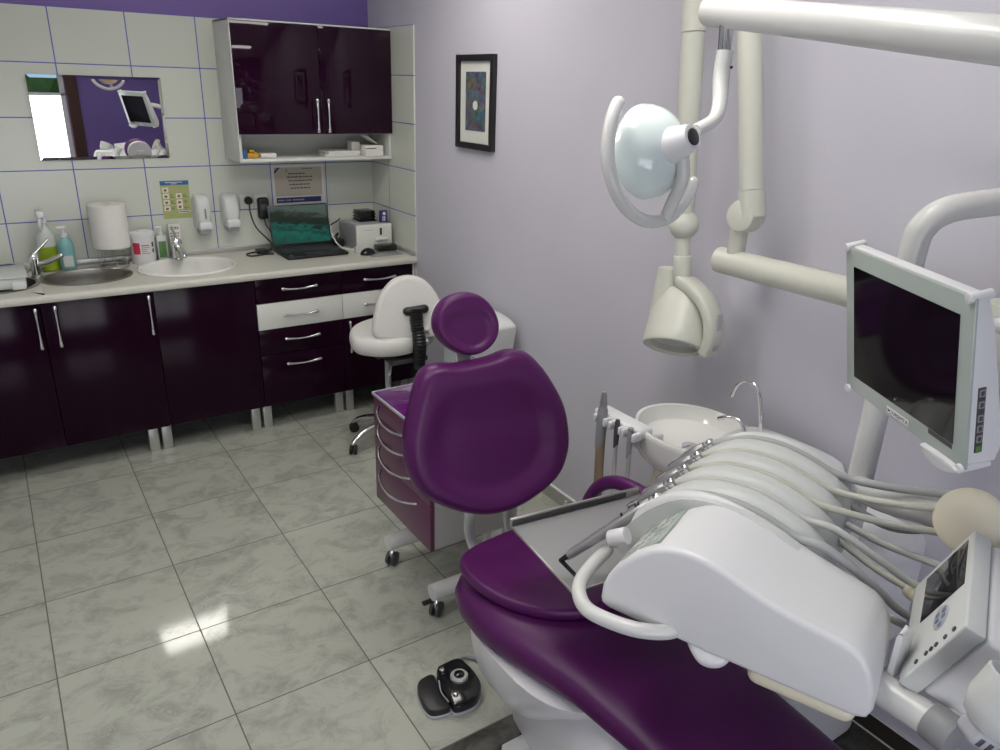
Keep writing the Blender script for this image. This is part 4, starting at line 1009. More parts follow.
# foot control on the floor
def pedal():
    t = thing('foot_control', 'black foot pedal control with a silver dial on the floor by the chair', 'foot pedal', (-1.03, -2.80, 0))
    body = [(-1.048, -2.720), (-1.025, -2.712), (-0.965, -2.714), (-0.951, -2.758), (-0.950, -2.812), (-0.962, -2.860), (-1.002, -2.898), (-1.049, -2.903), (-1.080, -2.893), (-1.083, -2.864), (-1.080, -2.804), (-1.068, -2.755)]
    b = BM(); prism(b, smooth_list(body), 0.004, 0.042, Matrix(), 0.008); obj('housing', b, M['blackgloss'], t)
    b = BM(); prism(b, [(x*1.03+1.01*0.03, y*1.03+2.81*0.03) for x, y in smooth_list(body)], 0.0, 0.012, Matrix(), 0.003); obj('base_rim', b, M['lgrey'], t)
    side = [(-1.068, -2.733), (-1.104, -2.726), (-1.132, -2.741), (-1.150, -2.783), (-1.157, -2.835), (-1.145, -2.868), (-1.095, -2.882), (-1.086, -2.863), (-1.083, -2.806)]
    b = BM(); prism(b, smooth_list(side), 0.006, 0.034, Matrix(), 0.006); sp = obj('side_pedal', b, M['black'], t)
    b = BM(); prism(b, [(x*1.05+1.115*0.05, y*1.05+2.812*0.05) for x, y in smooth_list(side)], 0.0, 0.010, Matrix(), 0.002); obj('pedal_rim', b, M['lgrey'], sp)
    b = BM(); lathe(b, [(0, 0), (0.030, 0), (0.030, 0.008), (0.026, 0.013), (0.018, 0.013)], Matrix.Translation((-1.008, -2.797, 0.042)), 28); dl = obj('dial_ring', b, M['alu'], t)
    b = BM(); lathe(b, [(0.018, 0.011), (0.017, 0.016), (0.008, 0.020), (0, 0.020)], Matrix.Translation((-1.008, -2.797, 0.042)), 24); obj('dial_cap', b, M['blackgloss'], dl)
    for x, y in ((-1.040, -2.740), (-1.056, -2.855)):
        b = BM(); lathe(b, [(0, 0), (0.009, 0), (0.009, 0.006), (0.006, 0.010), (0, 0.011)], Matrix.Translation((x, y, 0.0415)), 16); obj('button', b, M['chrome'], t)
    b = BM(); tube(b, [(-1.072, -2.775, 0.043), (-1.088, -2.82, 0.040), (-1.090, -2.87, 0.043)], 0.0025, 8, 5); obj('trim_strip', b, M['alu'], t)
    b = BM(); tube(b, [(-0.966, -2.735, 0.022), (-0.945, -2.70, 0.018), (-0.90, -2.72, 0.010), (-0.86, -2.85, 0.008), (-0.86, -3.05, 0.010)], 0.006, 10, 6); obj('cable', b, M['grey'], t)
def smooth_list(p): return [(v.x, v.y) for v in smooth_pts([(x, y, 0) for x, y in p], 4, True)]
pedal()

# ------------------------------------------------------------------ spittoon unit by the wall
def spittoon():
    bx, by, bz = -0.270, -2.975, 0.850
    t = thing('spittoon_unit', 'white spittoon bowl with chrome spouts on a unit by the lilac wall', 'spittoon', (-0.25, -3.2, 0))
    # bowl: oval ring tapering toward the spouts
    def ring(s, z, push=0.0):
        r = []
        for k in range(48):
            a = 2*PI*k/48; c, sn = math.cos(a), math.sin(a)
            r.append((bx+0.165*s*c+push*0.0, by-0.025+0.192*s*sn+(-0.02 if sn < 0 else 0)*abs(sn)*s, z))
        return r
    b = BM()
    loft(b, [ring(0.50, bz-0.125), ring(0.80, bz-0.115), ring(0.93, bz-0.095), ring(0.99, bz-0.060), ring(1.03, bz-0.010), ring(1.04, bz+0.004), ring(1.02, bz+0.010), ring(0.97, bz+0.008), ring(0.93, bz-0.010), ring(0.84, bz-0.034), ring(0.55, bz-0.050), ring(0.14, bz-0.056)])
    obj('bowl', b, M['ceramic'], t)
    b = BM(); lathe(b, [(0, 0), (0.026, 0), (0.026, 0.004), (0.016, 0.006), (0, 0.005)], Matrix.Translation((bx-0.01, by-0.03, bz-0.056)), 20)
    box(b, (bx-0.045, by-0.035, bz-0.052), (bx-0.015, by-0.025, bz-0.046), 0.002); obj('drain', b, M['lgrey'], t)
    b = BM(); prism(b, smooth_list([(-0.30, -3.10), (-0.17, -3.08), (-0.09, -3.10), (-0.055, -3.22), (-0.07, -3.40), (-0.20, -3.44), (-0.32, -3.38), (-0.345, -3.22)]), 0.815, 0.862, Matrix(), 0.014, 3); obj('spout_deck', b, M['wplast'], t)
    b = BM(); tube(b, [(-0.150, -3.165, 0.86), (-0.150, -3.155, 0.93), (-0.150, -3.138, 0.995), (-0.150, -3.112, 1.022), (-0.150, -3.078, 1.022), (-0.150, -3.050, 0.993), (-0.150, -3.038, 0.955)], 0.0068, 12, 6); obj('tall_spout', b, M['chrome'], t)
    b = BM(); tube(b, [(-0.195, -3.140, 0.86), (-0.195, -3.130, 0.895), (-0.197, -3.105, 0.912), (-0.205, -3.07, 0.905), (-0.21, -3.045, 0.892)], 0.0065, 12, 6); obj('short_spout', b, M['chrome'], t)
    # tapering neck and body
    rings = []
    for z, cx, cy, rx, ry in ((0.46, -0.28, -3.03, 0.135, 0.15), (0.56, -0.285, -3.02, 0.115, 0.12), (0.68, -0.29, -3.00, 0.080, 0.085), (0.79, -0.28, -2.99, 0.075, 0.08)):
        rings.append([(cx+rx*math.copysign(abs(math.cos(2*PI*k/32))**0.6, math.cos(2*PI*k/32)), cy+ry*math.copysign(abs(math.sin(2*PI*k/32))**0.6, math.sin(2*PI*k/32)), z) for k in range(32)])
    b = BM(); loft(b, rings); obj('neck', b, M['cream'], t)
    b = BM(); box(b, (-0.46, -3.62, 0.02), (-0.07, -2.92, 0.50), 0.05, 5); obj('unit_body', b, M['wplast'], t)
    b = BM(); box(b, (-0.47, -3.70, 0.45), (-0.09, -3.20, 0.80), 0.05, 5); obj('upper_housing', b, M['wplast'], t)
    # suction holder bar with three forks
    b = BM(); box(b, (-0.464, -2.955, 0.832), (-0.400, -2.738, 0.868), 0.010, 3)
    box(b, (-0.42, -2.95, 0.775), (-0.34, -2.88, 0.834), 0.010, 3)
    hb = obj('suction_holder', b, M['wplast'], t)
    for y in (-2.795, -2.868, -2.930):
        b = BM(); box(b, (-0.490, y-0.030, 0.836), (-0.455, y-0.017, 0.864), 0.005); box(b, (-0.490, y+0.017, 0.836), (-0.455, y+0.030, 0.864), 0.005); obj('holder_fork', b, M['wplast'], hb)
    # upright post bending over toward the lamp arm
    b = BM(); tube(b, [(-0.322, -3.588, 0.70), (-0.322, -3.588, 1.0), (-0.322, -3.588, 1.30), (-0.322, -3.588, 1.54), (-0.315, -3.598, 1.600), (-0.282, -3.622, 1.634), (-0.21, -3.655, 1.648), (-0.13, -3.69, 1.657), (-0.09, -3.72, 1.663), (-0.075, -3.80, 1.665)], 0.0300, 22, 7); obj('post', b, M['enamel'], t)
spittoon()
def suction(y, label, m, r0, r1, top, mh, dx):
    t = thing('suction_tube', label, 'suction tube', (-0.475, y, 0.85), 'suction tubes in the holder')
    x = -0.475
    b = BM()
    lathe(b, top, Matrix.Translation((x, y, 0.85)), 18); obj('nozzle', b, mh, t)
    b = BM(); tube(b, [(x, y, 0.82), (x-dx*0.3, y-0.004, 0.70), (x-dx*0.6, y-0.01, 0.55), (x-dx*0.6, y-0.02, 0.40), (x+0.03, y-0.03, 0.32), (x+0.10, y-0.04, 0.33)], [r0, r0, r1, r1, r1, r1], 14, 6); obj('hose', b, m, t)
suction(-2.795, 'fat brown suction hose with a stepped grey nozzle, end of the holder', M['hose_b'], 0.0155, 0.0155, [(0, -0.10), (0.0165, -0.10), (0.0175, -0.03), (0.0165, 0.035), (0.013, 0.045), (0.012, 0.055), (0.013, 0.058), (0.010, 0.075), (0.011, 0.078), (0.007, 0.098), (0, 0.100)], M['grey'], 0.0)
suction(-2.868, 'thin grey suction hose with dark tip in the middle of the holder', M['hose_g'], 0.0070, 0.0070, [(0, -0.07), (0.0075, -0.07), (0.009, -0.035), (0.0095, 0.0), (0.0075, 0.008), (0.008, 0.020), (0.006, 0.028), (0, 0.030)], M['dgrey'], 0.0)
suction(-2.930, 'thin grey suction hose next to the spittoon bowl', M['hose_g'], 0.0075, 0.0075, [(0, -0.08), (0.008, -0.08), (0.0095, -0.03), (0.009, 0.005), (0.0075, 0.014), (0.010, 0.018), (0.009, 0.024), (0, 0.026)], M['grey'], 0.0)

# ------------------------------------------------------------------ wall mounted x-ray
def xray():
    x = -0.200
    t = thing('xray_unit', 'ivory dental x-ray head on a folding wall arm', 'x-ray unit', (-0.01, -3.75, 1.38))
    b = BM(); box(b, (-0.06, -3.84, 1.20), (-0.001, -3.68, 1.56), 0.015, 3); obj('wall_plate', b, M['beige'], t)
    b = BM(); tube(b, [(x, -2.955, 1.385), (x, -3.10, 1.385), (x, -3.72, 1.385)], 0.039, 24, round_caps=False); cyl(b, (x, -3.76, 1.30), (x, -3.76, 1.45), 0.045, 22, bev=0.006); box(b, (x-0.005, -3.79, 1.345), (-0.05, -3.73, 1.415), 0.008); obj('wall_arm', b, M['beige'], t)
    b = BM(); cyl(b, (x, -3.010, 1.412), (x, -3.014, 1.50), 0.026, 22, bev=0.003); obj('swivel_post', b, M['beige'], t)
    b = BM(); cyl(b, (x-0.037, -3.034, 1.530), (x+0.03, -3.028, 1.524), 0.046, 28, bev=0.008); obj('elbow_joint', b, M['beige'], t)
    b = BM(); tube(b, [(x, -3.052, 1.528), (x, -3.036, 1.60)], 0.0375, 22); tube(b, [(x, -3.036, 1.602), (x, -2.914, 2.20)], 0.0345, 22); obj('lower_arm', b, M['beige'], t)
    b = BM(); cyl(b, (x-0.045, -2.82, 2.27), (x+0.04, -2.82, 2.27), 0.055, 26, bev=0.008); box(b, (x-0.03, -2.94, 2.20), (x+0.03, -2.70, 2.27), 0.02, 3); obj('top_joint', b, M['beige'], t)
    b = BM(); tube(b, [(x, -2.727, 2.24), (x, -2.745, 2.022)], 0.0355, 22); tube(b, [(x, -2.745, 2.020), (x, -2.788, 1.50)], 0.0345, 22); obj('upper_arm', b, M['beige'], t)
    b = BM(); tmp = BM(); bmesh.ops.create_uvsphere(tmp, u_segments=26, v_segments=16, radius=0.047); merge(b, tmp, Matrix.Translation((x, -2.797, 1.465))); cyl(b, (x, -2.798, 1.43), (x, -2.806, 1.365), 0.024, 20); cyl(b, (x, -2.805, 1.368), (x+0.003, -2.815, 1.285), 0.0295, 22, bev=0.004); obj('wrist_joint', b, M['beige'], t)
    # C yoke to the side of the head
    mt = frame((0, 0, 0), (1, 0, 0), (0, 1, 0), (0, 0, 1))
    P = smooth_pts([(x, -2.815, 1.290), (x, -2.865, 1.278), (x, -2.925, 1.245), (x, -2.962, 1.195), (x, -2.972, 1.135), (x, -2.958, 1.085)], 6)
    rings = []
    for i, p in enumerate(P):
        a = P[max(i-1, 0)]; c = P[min(i+1, len(P)-1)]; T = (c-a).normalized(); S = Vector((1, 0, 0)); U = T.cross(S)
        w, h = 0.034, 0.020
        r = []
        for k in range(16):
            an = 2*PI*k/16; cc, ss = math.cos(an), math.sin(an)
            r.append(p+S*w*math.copysign(abs(cc)**0.5, cc)+U*h*math.copysign(abs(ss)**0.5, ss))
        rings.append(r)
    b = BM(); loft(b, rings); obj('yoke', b, M['beige'], t)
    b = BM(); box(b, (x-0.012, -2.990, 1.10), (x+0.012, -2.984, 1.22), 0.003); obj('yoke_groove', b, M['lgrey'], t)
    # head: wide drum looking down and to the left, with a cone on its upper left
    H = Vector((x-0.005, -2.830, 1.150)); Z = Vector((-0.48, -0.30, -0.80)).normalized(); X = Vector((0.0, -1, -0.2)).cross(Z).cross(Z)*-1; X = (X-Z*X.dot(Z)).normalized(); Y = Z.cross(X)
    mt = frame(H, X, Y, Z)
    b = BM()
    lathe(b, [(0, -0.100), (0.085, -0.100), (0.098, -0.090), (0.101, -0.066), (0.104, -0.01), (0.106, 0.055), (0.107, 0.075), (0.103, 0.086), (0.092, 0.088), (0.082, 0.080), (0.080, 0.060), (0, 0.055)], mt, 40, 1.0, 0.86); obj('head', b, M['beige'], t)
    b = BM(); lathe(b, [(0, 0.056), (0.050, 0.056), (0.052, 0.066), (0.046, 0.070), (0, 0.068)], mt, 28); obj('window', b, M['lgrey'], t)
    b = BM(); p0 = H+Vector((-0.015, 0.060, 0.02)); p1 = p0+Vector((0.005, 0.006, 0.150)); cyl(b, p0, p1, 0.046, 28, 0.031); obj('cone', b, M['beige'], t)
    b = BM(); cyl(b, p1-Vector((0, 0, 0.001)), p1+Vector((0, 0, 0.0015)), 0.026, 24); obj('cone_end', b, M['beige'], t)
    b = BM(); cyl(b, (x, -2.966, 1.10), (x, -2.915, 1.115), 0.024, 20, bev=0.003); obj('pivot', b, M['beige'], t)
xray()

# ------------------------------------------------------------------ operating lamp
def lamp():
    t = thing('operating_lamp', 'white operating lamp with a curved handle, hanging from a thick arm', 'lamp', (-0.74, -3.32, 2.0))
    A0, A1 = Vector((-0.748, -3.30, 2.010)), Vector((-0.800, -3.895, 1.937))
    d = (A1-A0).normalized()
    b = BM(); tube(b, [A0, A0+d*0.3, A1, A1+d*0.5], [0.0285, 0.030, 0.033, 0.036], 26, round_caps=False); obj('arm', b, M['enamel'], t)
    b = BM(); tube(b, [A1+d*0.48, A1+d*0.60+Vector((0.05, -0.02, -0.02)), (-0.55, -4.50, 1.80), (-0.25, -4.25, 1.72), (-0.09, -3.95, 1.67), (-0.075, -3.805, 1.665)], 0.030, 20, 6); obj('arm_link', b, M['enamel'], t)
    b = BM(); cyl(b, A0+d*0.003, A0-d*0.004, 0.024, 24); obj('arm_cap', b, M['enamel'], t)
    b = BM(); cyl(b, (-0.762, -3.352, 1.998), (-0.766, -3.360, 1.925), 0.0075, 16); cyl(b, (-0.750, -3.360, 1.998), (-0.754, -3.368, 1.925), 0.006, 16); obj('rod', b, M['chrome'], t)
    b = BM(); tube(b, [(-0.758, -3.362, 1.935), (-0.763, -3.365, 1.885), (-0.782, -3.386, 1.838), (-0.815, -3.405, 1.808), (-0.880, -3.420, 1.788)], [0.0165, 0.016, 0.0145, 0.013, 0.013], 18, 6, round_caps=False); obj('curved_tube', b, M['enamel'], t)
    b = BM(); cyl(b, (-0.757, -3.381, 1.905), (-0.757, -3.3835, 1.905), 0.003, 10); obj('screw', b, M['black'], t)
    C = Vector((-0.915, -3.345, 1.745)); F = Vector((-0.10, 0.98, -0.16)).normalized(); X = F.cross(Vector((0, 0, 1))).normalized(); Y = X.cross(F)
    # dish: convex back toward the camera
    back = [(0, -0.060), (0.020, -0.0585), (0.038, -0.0545), (0.054, -0.0475), (0.068, -0.037), (0.080, -0.023), (0.088, -0.006), (0.092, 0.012), (0.090, 0.016)]
    b = BM(); lathe(b, back, axis_frame(C, F), 44); ds = obj('dish', b, M['dishglass'], t)
    front = [(0.0895, 0.0155), (0.078, -0.008), (0.05, -0.028), (0.02, -0.036), (0, -0.037)]
    b = BM(); lathe(b, front, axis_frame(C, F), 44); obj('reflector', b, M['dishface'], ds)
    b = BM(); cyl(b, C-F*0.03, C+F*0.012, 0.014, 18, bev=0.004); obj('bulb_shield', b, M['wplast'], ds)
    # barrel joining dish and tube
    B0, B1 = Vector((-0.917, -3.354, 1.745)), Vector((-0.904, -3.438, 1.779)); bd = (B1-B0)
    L = bd.length; 
    b = BM(); lathe(b, [(0, 0), (0.034, 0), (0.037, 0.008), (0.036, L*0.45), (0.028, L*0.85), (0.024, L), (0, L)], axis_frame(B0, bd), 28); obj('joint_barrel', b, M['wplast'], t)
    b = BM(); cyl(b, B1, B1+bd.normalized()*0.004, 0.016, 22, bev=0.001); k = obj('joint_cap', b, M['black'], t)
    # C shaped handle around the dish and its stay
    R = 0.135
    P = [C+X*(R*math.cos(math.radians(q)))+Y*(R*math.sin(math.radians(q)))-F*0.01 for q in range(139, 334, 6)]
    b = BM(); tube(b, P, 0.0130, 18, round_caps=True); obj('handle', b, M['enamel'], t)
    Q = C+X*(R*math.cos(math.radians(281)))+Y*(R*math.sin(math.radians(281)))-F*0.01
    b = BM(); tube(b, [(-0.897, -3.410, 1.745), (-0.890, -3.412, 1.70), (-0.893, -3.395, 1.652), Q], [0.0135, 0.013, 0.0125, 0.0125], 16, 6); obj('handle_stay', b, M['enamel'], t)
lamp()

# ------------------------------------------------------------------ monitor on the post
def monitor():
    C = Vector((-0.644, -3.7741, 1.419)); X = Vector((-0.442, -0.8967, -0.0242)); N = Vector((-0.8715, 0.4357, -0.2251)); Z = Vector((-0.2124, 0.0784, 0.974))
    t = thing('monitor', 'flat monitor with a greenish glass front turned off, on the white post', 'monitor', C)
    mt = frame(C, X, Z, N)          # local x right, y up, z out of the screen
    b = BM(); box(b, (-0.1855, -0.159, -0.006), (0.1855, 0.159, 0.0), 0.002, mtx=mt); fr = obj('glass_front', b, M['mfront'], t)
    b = BM(); box(b, (-0.155, -0.1215, 0.0002), (0.154, 0.1225, 0.0012), mtx=mt); obj('screen', b, M['screen'], t)
    b = BM(); prism(b, [(-0.150, -0.007), (-0.155, -0.058), (-0.12, -0.070), (0.10, -0.040), (0.152, -0.028), (0.152, -0.007)], -0.180, 0.182, mt @ Matrix(((0, 0, 1, 0), (1, 0, 0, 0), (0, 1, 0, 0), (0, 0, 0, 1))), 0.003); box(b, (-0.12, -0.11, -0.085), (0.12, 0.09, -0.040), 0.020, 4, mtx=mt); obj('housing', b, M['wplast'], t)
    for sx, sy in ((-1, 1), (1, 1), (1, -1), (-1, -1)):
        b = BM(); cyl(b, mt @ Vector((sx*0.176, sy*0.158, -0.034 if sy > 0 else -0.050)), mt @ Vector((sx*0.176, sy*0.158, 0.006)), 0.0085, 18, bev=0.001); obj('corner_pin', b, M['wplast'], t)
    b = BM(); box(b, (-0.172, 0.153, -0.028), (0.172, 0.160, -0.007), 0.003, mtx=mt); obj('top_rail', b, M['wplast'], t)
    b = BM(); prism(b, smooth_list([(0.076, -0.162), (0.090, -0.158), (0.13, -0.156), (0.172, -0.158), (0.176, -0.166), (0.150, -0.180), (0.118, -0.184), (0.090, -0.176)]), -0.012, 0.010, mt, 0.004); obj('handle', b, M['wplast'], t)
    b = BM(); box(b, (-0.038, -0.1505, 0.0), (0.030, -0.1365, 0.0014), 0.0005, mtx=mt); pl = obj('name_plate', b, M['paper'], fr)
    text('lettering', 'COREMTA', 0.0125, mt @ Matrix.Translation((0.0, -0.1438, 0.0016)), M['blue'], pl, 0.0002)
    b = BM(); lathe(b, [(0, 0), (0.005, 0), (0.003, 0.0006), (0, 0.0006)], mt @ Matrix.Translation((-0.0325, -0.1435, 0.0014)), 3); obj('emblem', b, M['blue'], pl)
    b = BM(); box(b, (0.088, -0.133, 0.0002), (0.152, -0.1235, 0.001), mtx=mt); obj('label_strip', b, M['dgrey'], fr)
    # keys on the right side
    sd = frame(mt @ Vector((0.182, -0.058, -0.024)), N*-1, Z, X)
    b = BM(); box(b, (-0.0065, -0.071, -0.001), (0.0075, 0.054, 0.0012), 0.0005, mtx=sd); ks = obj('key_strip', b, M['dgrey'], t)
    for i, yy in enumerate((0.044, 0.022, -0.004, -0.024, -0.044, -0.064)):
        b = BM(); box(b, (-0.0045, yy-0.0070, 0.001), (0.0056, yy+0.0070, 0.0024), 0.001, mtx=sd); k = obj('key', b, M['dgreen'] if i == 5 else M['grey'], ks)
        if i < 5:
            b = BM(); box(b, (-0.0024, yy-0.0040, 0.0022), (0.0034, yy+0.0040, 0.0028), mtx=sd); obj('key_mark', b, M['dgrey'], ks)
    # curved grip and bracket behind it
    b = BM(); tube(b, [mt @ Vector(p) for p in ((0.13, 0.075, -0.085), (0.19, 0.065, -0.105), (0.205, 0.0, -0.115), (0.185, -0.07, -0.105), (0.12, -0.085, -0.085))], 0.013, 16, 7, round_caps=True); obj('rear_grip', b, M['enamel'], t)
    b = BM(); tube(b, [mt @ Vector((0, 0, -0.08)), mt @ Vector((0, 0, -0.16)), (-0.40, -3.63, 1.44), (-0.355, -3.60, 1.44)], 0.022, 16, 5); cyl(b, (-0.322, -3.588, 1.405), (-0.322, -3.588, 1.475), 0.040, 24, bev=0.004); obj('bracket', b, M['enamel'], t)
monitor()

# ------------------------------------------------------------------ delivery unit
UA = Vector((-1.119, -3.531, 0.0)); UE = Vector((0.3801, -0.9250, 0)).normalized(); UN = Vector((-UE.y, UE.x, 0))
def U(s, w, z): return UA+UE*s+UN*w+Vector((0, 0, z))
def interp(tab, s):
    for (a, za), (c, zc) in zip(tab, tab[1:]):
        if a <= s <= c: return za+(zc-za)*(s-a)/(c-a)
    return tab[0][1] if s < tab[0][0] else tab[-1][1]
SIDE = [(0.0, 0.888), (0.002, 0.918), (0.010, 0.942), (0.018, 0.958), (0.030, 0.976), (0.043, 0.992), (0.058, 1.010), (0.075, 1.026), (0.095, 1.042), (0.115, 1.052), (0.135, 1.0585), (0.155, 1.062), (0.175, 1.063), (0.20, 1.061), (0.23, 1.054), (0.27, 1.040), (0.317, 1.024), (0.357, 1.015), (0.41, 1.006), (0.445, 1.001), (0.468, 0.995), (0.486, 0.982), (0.500, 0.960), (0.511, 0.925), (0.515, 0.885)]
HUMP = [(-0.045, 0.905), (-0.043, 0.930), (-0.036, 0.950), (-0.026, 0.962), (-0.010, 0.985), (0.012, 1.012), (0.035, 1.034), (0.060, 1.054), (0.085, 1.068), (0.115, 1.078), (0.145, 1.082), (0.175, 1.083), (0.21, 1.080), (0.25, 1.070), (0.29, 1.056), (0.325, 1.040), (0.35, 1.022), (0.365, 1.000), (0.372, 0.965), (0.374, 0.925), (0.374, 0.885)]
HW = [0.222, 0.305, 0.390, 0.475, 0.558]          # channels that carry the hoses
def delivery():
    t = thing('delivery_console', 'big white humped instrument console hanging over the chair', 'instrument console', U(0.25, 0.3, 0.88))
    # side module with rounded rim
    rings = []
    mid = (0.25, 0.955)
    def sec(w, inset, zlow=0.88):
        bl = max(0.0, min(1.0, (w-0.06)/0.13)); bl = bl*bl*(3-2*bl)
        def lift(s):
            if s < 0.10 or s > 0.46: return 0.0
            d = max(0.0, interp(HUMP, min(s, 0.32))-interp(SIDE, min(s, 0.32)))
            return d*bl*min(1.0, (s-0.10)/0.06)*(1.0 if s < 0.32 else (0.46-s)/0.14)
        pts = [(s, z+lift(s)) for s, z in SIDE]+[(0.509, 0.868), (0.49, 0.860), (0.25, 0.862), (0.02, 0.868), (0.004, 0.875)]
        o = []
        n = len(pts)
        for i, (s, z) in enumerate(pts):
            a = pts[(i-1) % n]; c = pts[(i+1) % n]; dx, dz = c[0]-a[0], c[1]-a[1]; l = math.hypot(dx, dz) or 1
            o.append(U(s+dz/l*inset, w, z-dx/l*inset))
        return o
    for w, ins in ((0.0, 0.012), (0.0012, 0.006), (0.005, 0.0018), (0.011, 0.0), (0.10, 0.0), (0.170, 0.0), (0.200, 0.002), (0.212, 0.010), (0.216, 0.022)): rings.append(sec(w, ins))
    b = BM(); loft(b, rings); sh = obj('side_module', b, M['wplast'], t, ang=50)
    # humped part: ridges between hose channels
    rings = []; nW = 64
    w0, w1 = 0.17, 0.605
    for i in range(nW+1):
        w = w0+(w1-w0)*i/nW
        dmin = min(abs(w-c) for c in HW)
        dip = 0.020*math.exp(-(dmin/0.015)**2)
        e = min(1.0, (w1-w)/0.03); drop = 0.02*(1-math.sqrt(max(0, 1-(1-e)**2))) if e < 1 else 0
        pts = []
        for s, z in HUMP:
            k = max(0, min(1, (z-0.93)/0.06))
            pts.append(U(s, w, z-(dip+drop)*k))
        pts += [U(0.36, w, 0.870), U(0.16, w, 0.868), U(-0.03, w, 0.880)]
        rings.append(pts)
    b = BM(); loft(b, rings); obj('hump_shell', b, M['wplast2'], t, ang=60)
    # bright end ridge between module and first hose
    P = [U(s, 0.192, z-0.006) for s, z in HUMP[3:-3]]
    b = BM(); tube(b, P[:-4], [0.015, 0.0165, 0.0165, 0.015, 0.010, 0.004], 14, 2, round_caps=True); obj('end_ridge', b, M['wplast'], t)
    # keypad on the sloping front of the side module
    b = BM()
    def on(s): return interp(SIDE, s)
    s0, s1 = 0.016, 0.105
    sl = Vector((UE.x*(s1-s0), UE.y*(s1-s0), on(s1)-on(s0))).normalized(); nr = sl.cross(UN)*-1
    if nr.z < 0: nr = -nr
    kp = frame(U((s0+s1)/2, 0.085, (on(s0)+on(s1))/2+0.0105), UN, sl, nr)
    box(b, (-0.062, -0.050, -0.008), (0.085, 0.058, 0.001), 0.006, 3, mtx=kp); kpo = obj('keypad', b, M['mfront'], t)
    for r in range(3):
        for c in range(4):
            b = BM(); box(b, (-0.050+c*0.033, -0.038+r*0.030, 0.0005), (-0.026+c*0.033, -0.018+r*0.030, 0.0022), 0.002, mtx=kp); obj('key', b, M['clearp'] if (r+c) % 3 else M['mfront'], kpo)
    # front handle loop
    b = BM(); tube(b, [U(-0.066, 0.165, 0.885), U(-0.070, 0.107, 0.879), U(-0.066, 0.045, 0.875), U(-0.046, 0.0, 0.873), U(-0.008, -0.032, 0.873), U(0.05, -0.036, 0.873), U(0.105, -0.026, 0.874), U(0.150, 0.002, 0.875), U(0.175, 0.04, 0.881)], 0.0155, 18, 7, round_caps=True); obj('handle', b, M['enamel'], t)
    b = BM(); tube(b, [U(0.185, 0.03, 0.872), U(0.200, 0.018, 0.860), U(0.225, 0.008, 0.848), U(0.250, 0.012, 0.853), U(0.262, 0.03, 0.872)], [0.010, 0.014, 0.017, 0.015, 0.012], 16, 7); obj('hook', b, M['wplast'], t)
    b = BM(); box(b, (0.30, 0.012, 0.822), (0.492, 0.18, 0.868), 0.022, 4, mtx=frame((UA.x, UA.y, 0), UE, UN, (0, 0, 1))); obj('under_tray', b, M['cream'], t)
    # instrument rests: white knobs along the front
    for w in [0.135]+[c+0.040 for c in HW]:
        b = BM(); cyl(b, U(-0.008, w, 0.962), U(-0.046, w-0.004, 0.940), 0.0195, 22, bev=0.003); obj('instrument_rest', b, M['wplast'], t)
    # rear arm: tube from under the console to the joint below the control panel
    b = BM(); tube(b, [U(0.40, 0.14, 0.868), U(0.50, 0.105, 0.868), U(0.60, 0.060, 0.870)], 0.030, 20, round_caps=False); tube(b, [U(0.487, 0.125, 0.875), U(0.50, 0.122, 0.91)], 0.02, 16); obj('rear_arm', b, M['enamel'], t)
    b = BM(); cyl(b, U(0.598, 0.062, 0.872), U(0.64, 0.040, 0.872), 0.034, 22, bev=0.004); obj('rear_joint', b, M['grey'], t)
    b = BM(); prism(b, [(0.520, 0.105), (0.530, 0.103), (0.545, 0.135), (0.528, 0.15)], 0.885, 0.985, frame((UA.x, UA.y, 0), UE, UN, (0, 0, 1)), 0.01); obj('rear_fin', b, M['wplast'], t)
delivery()

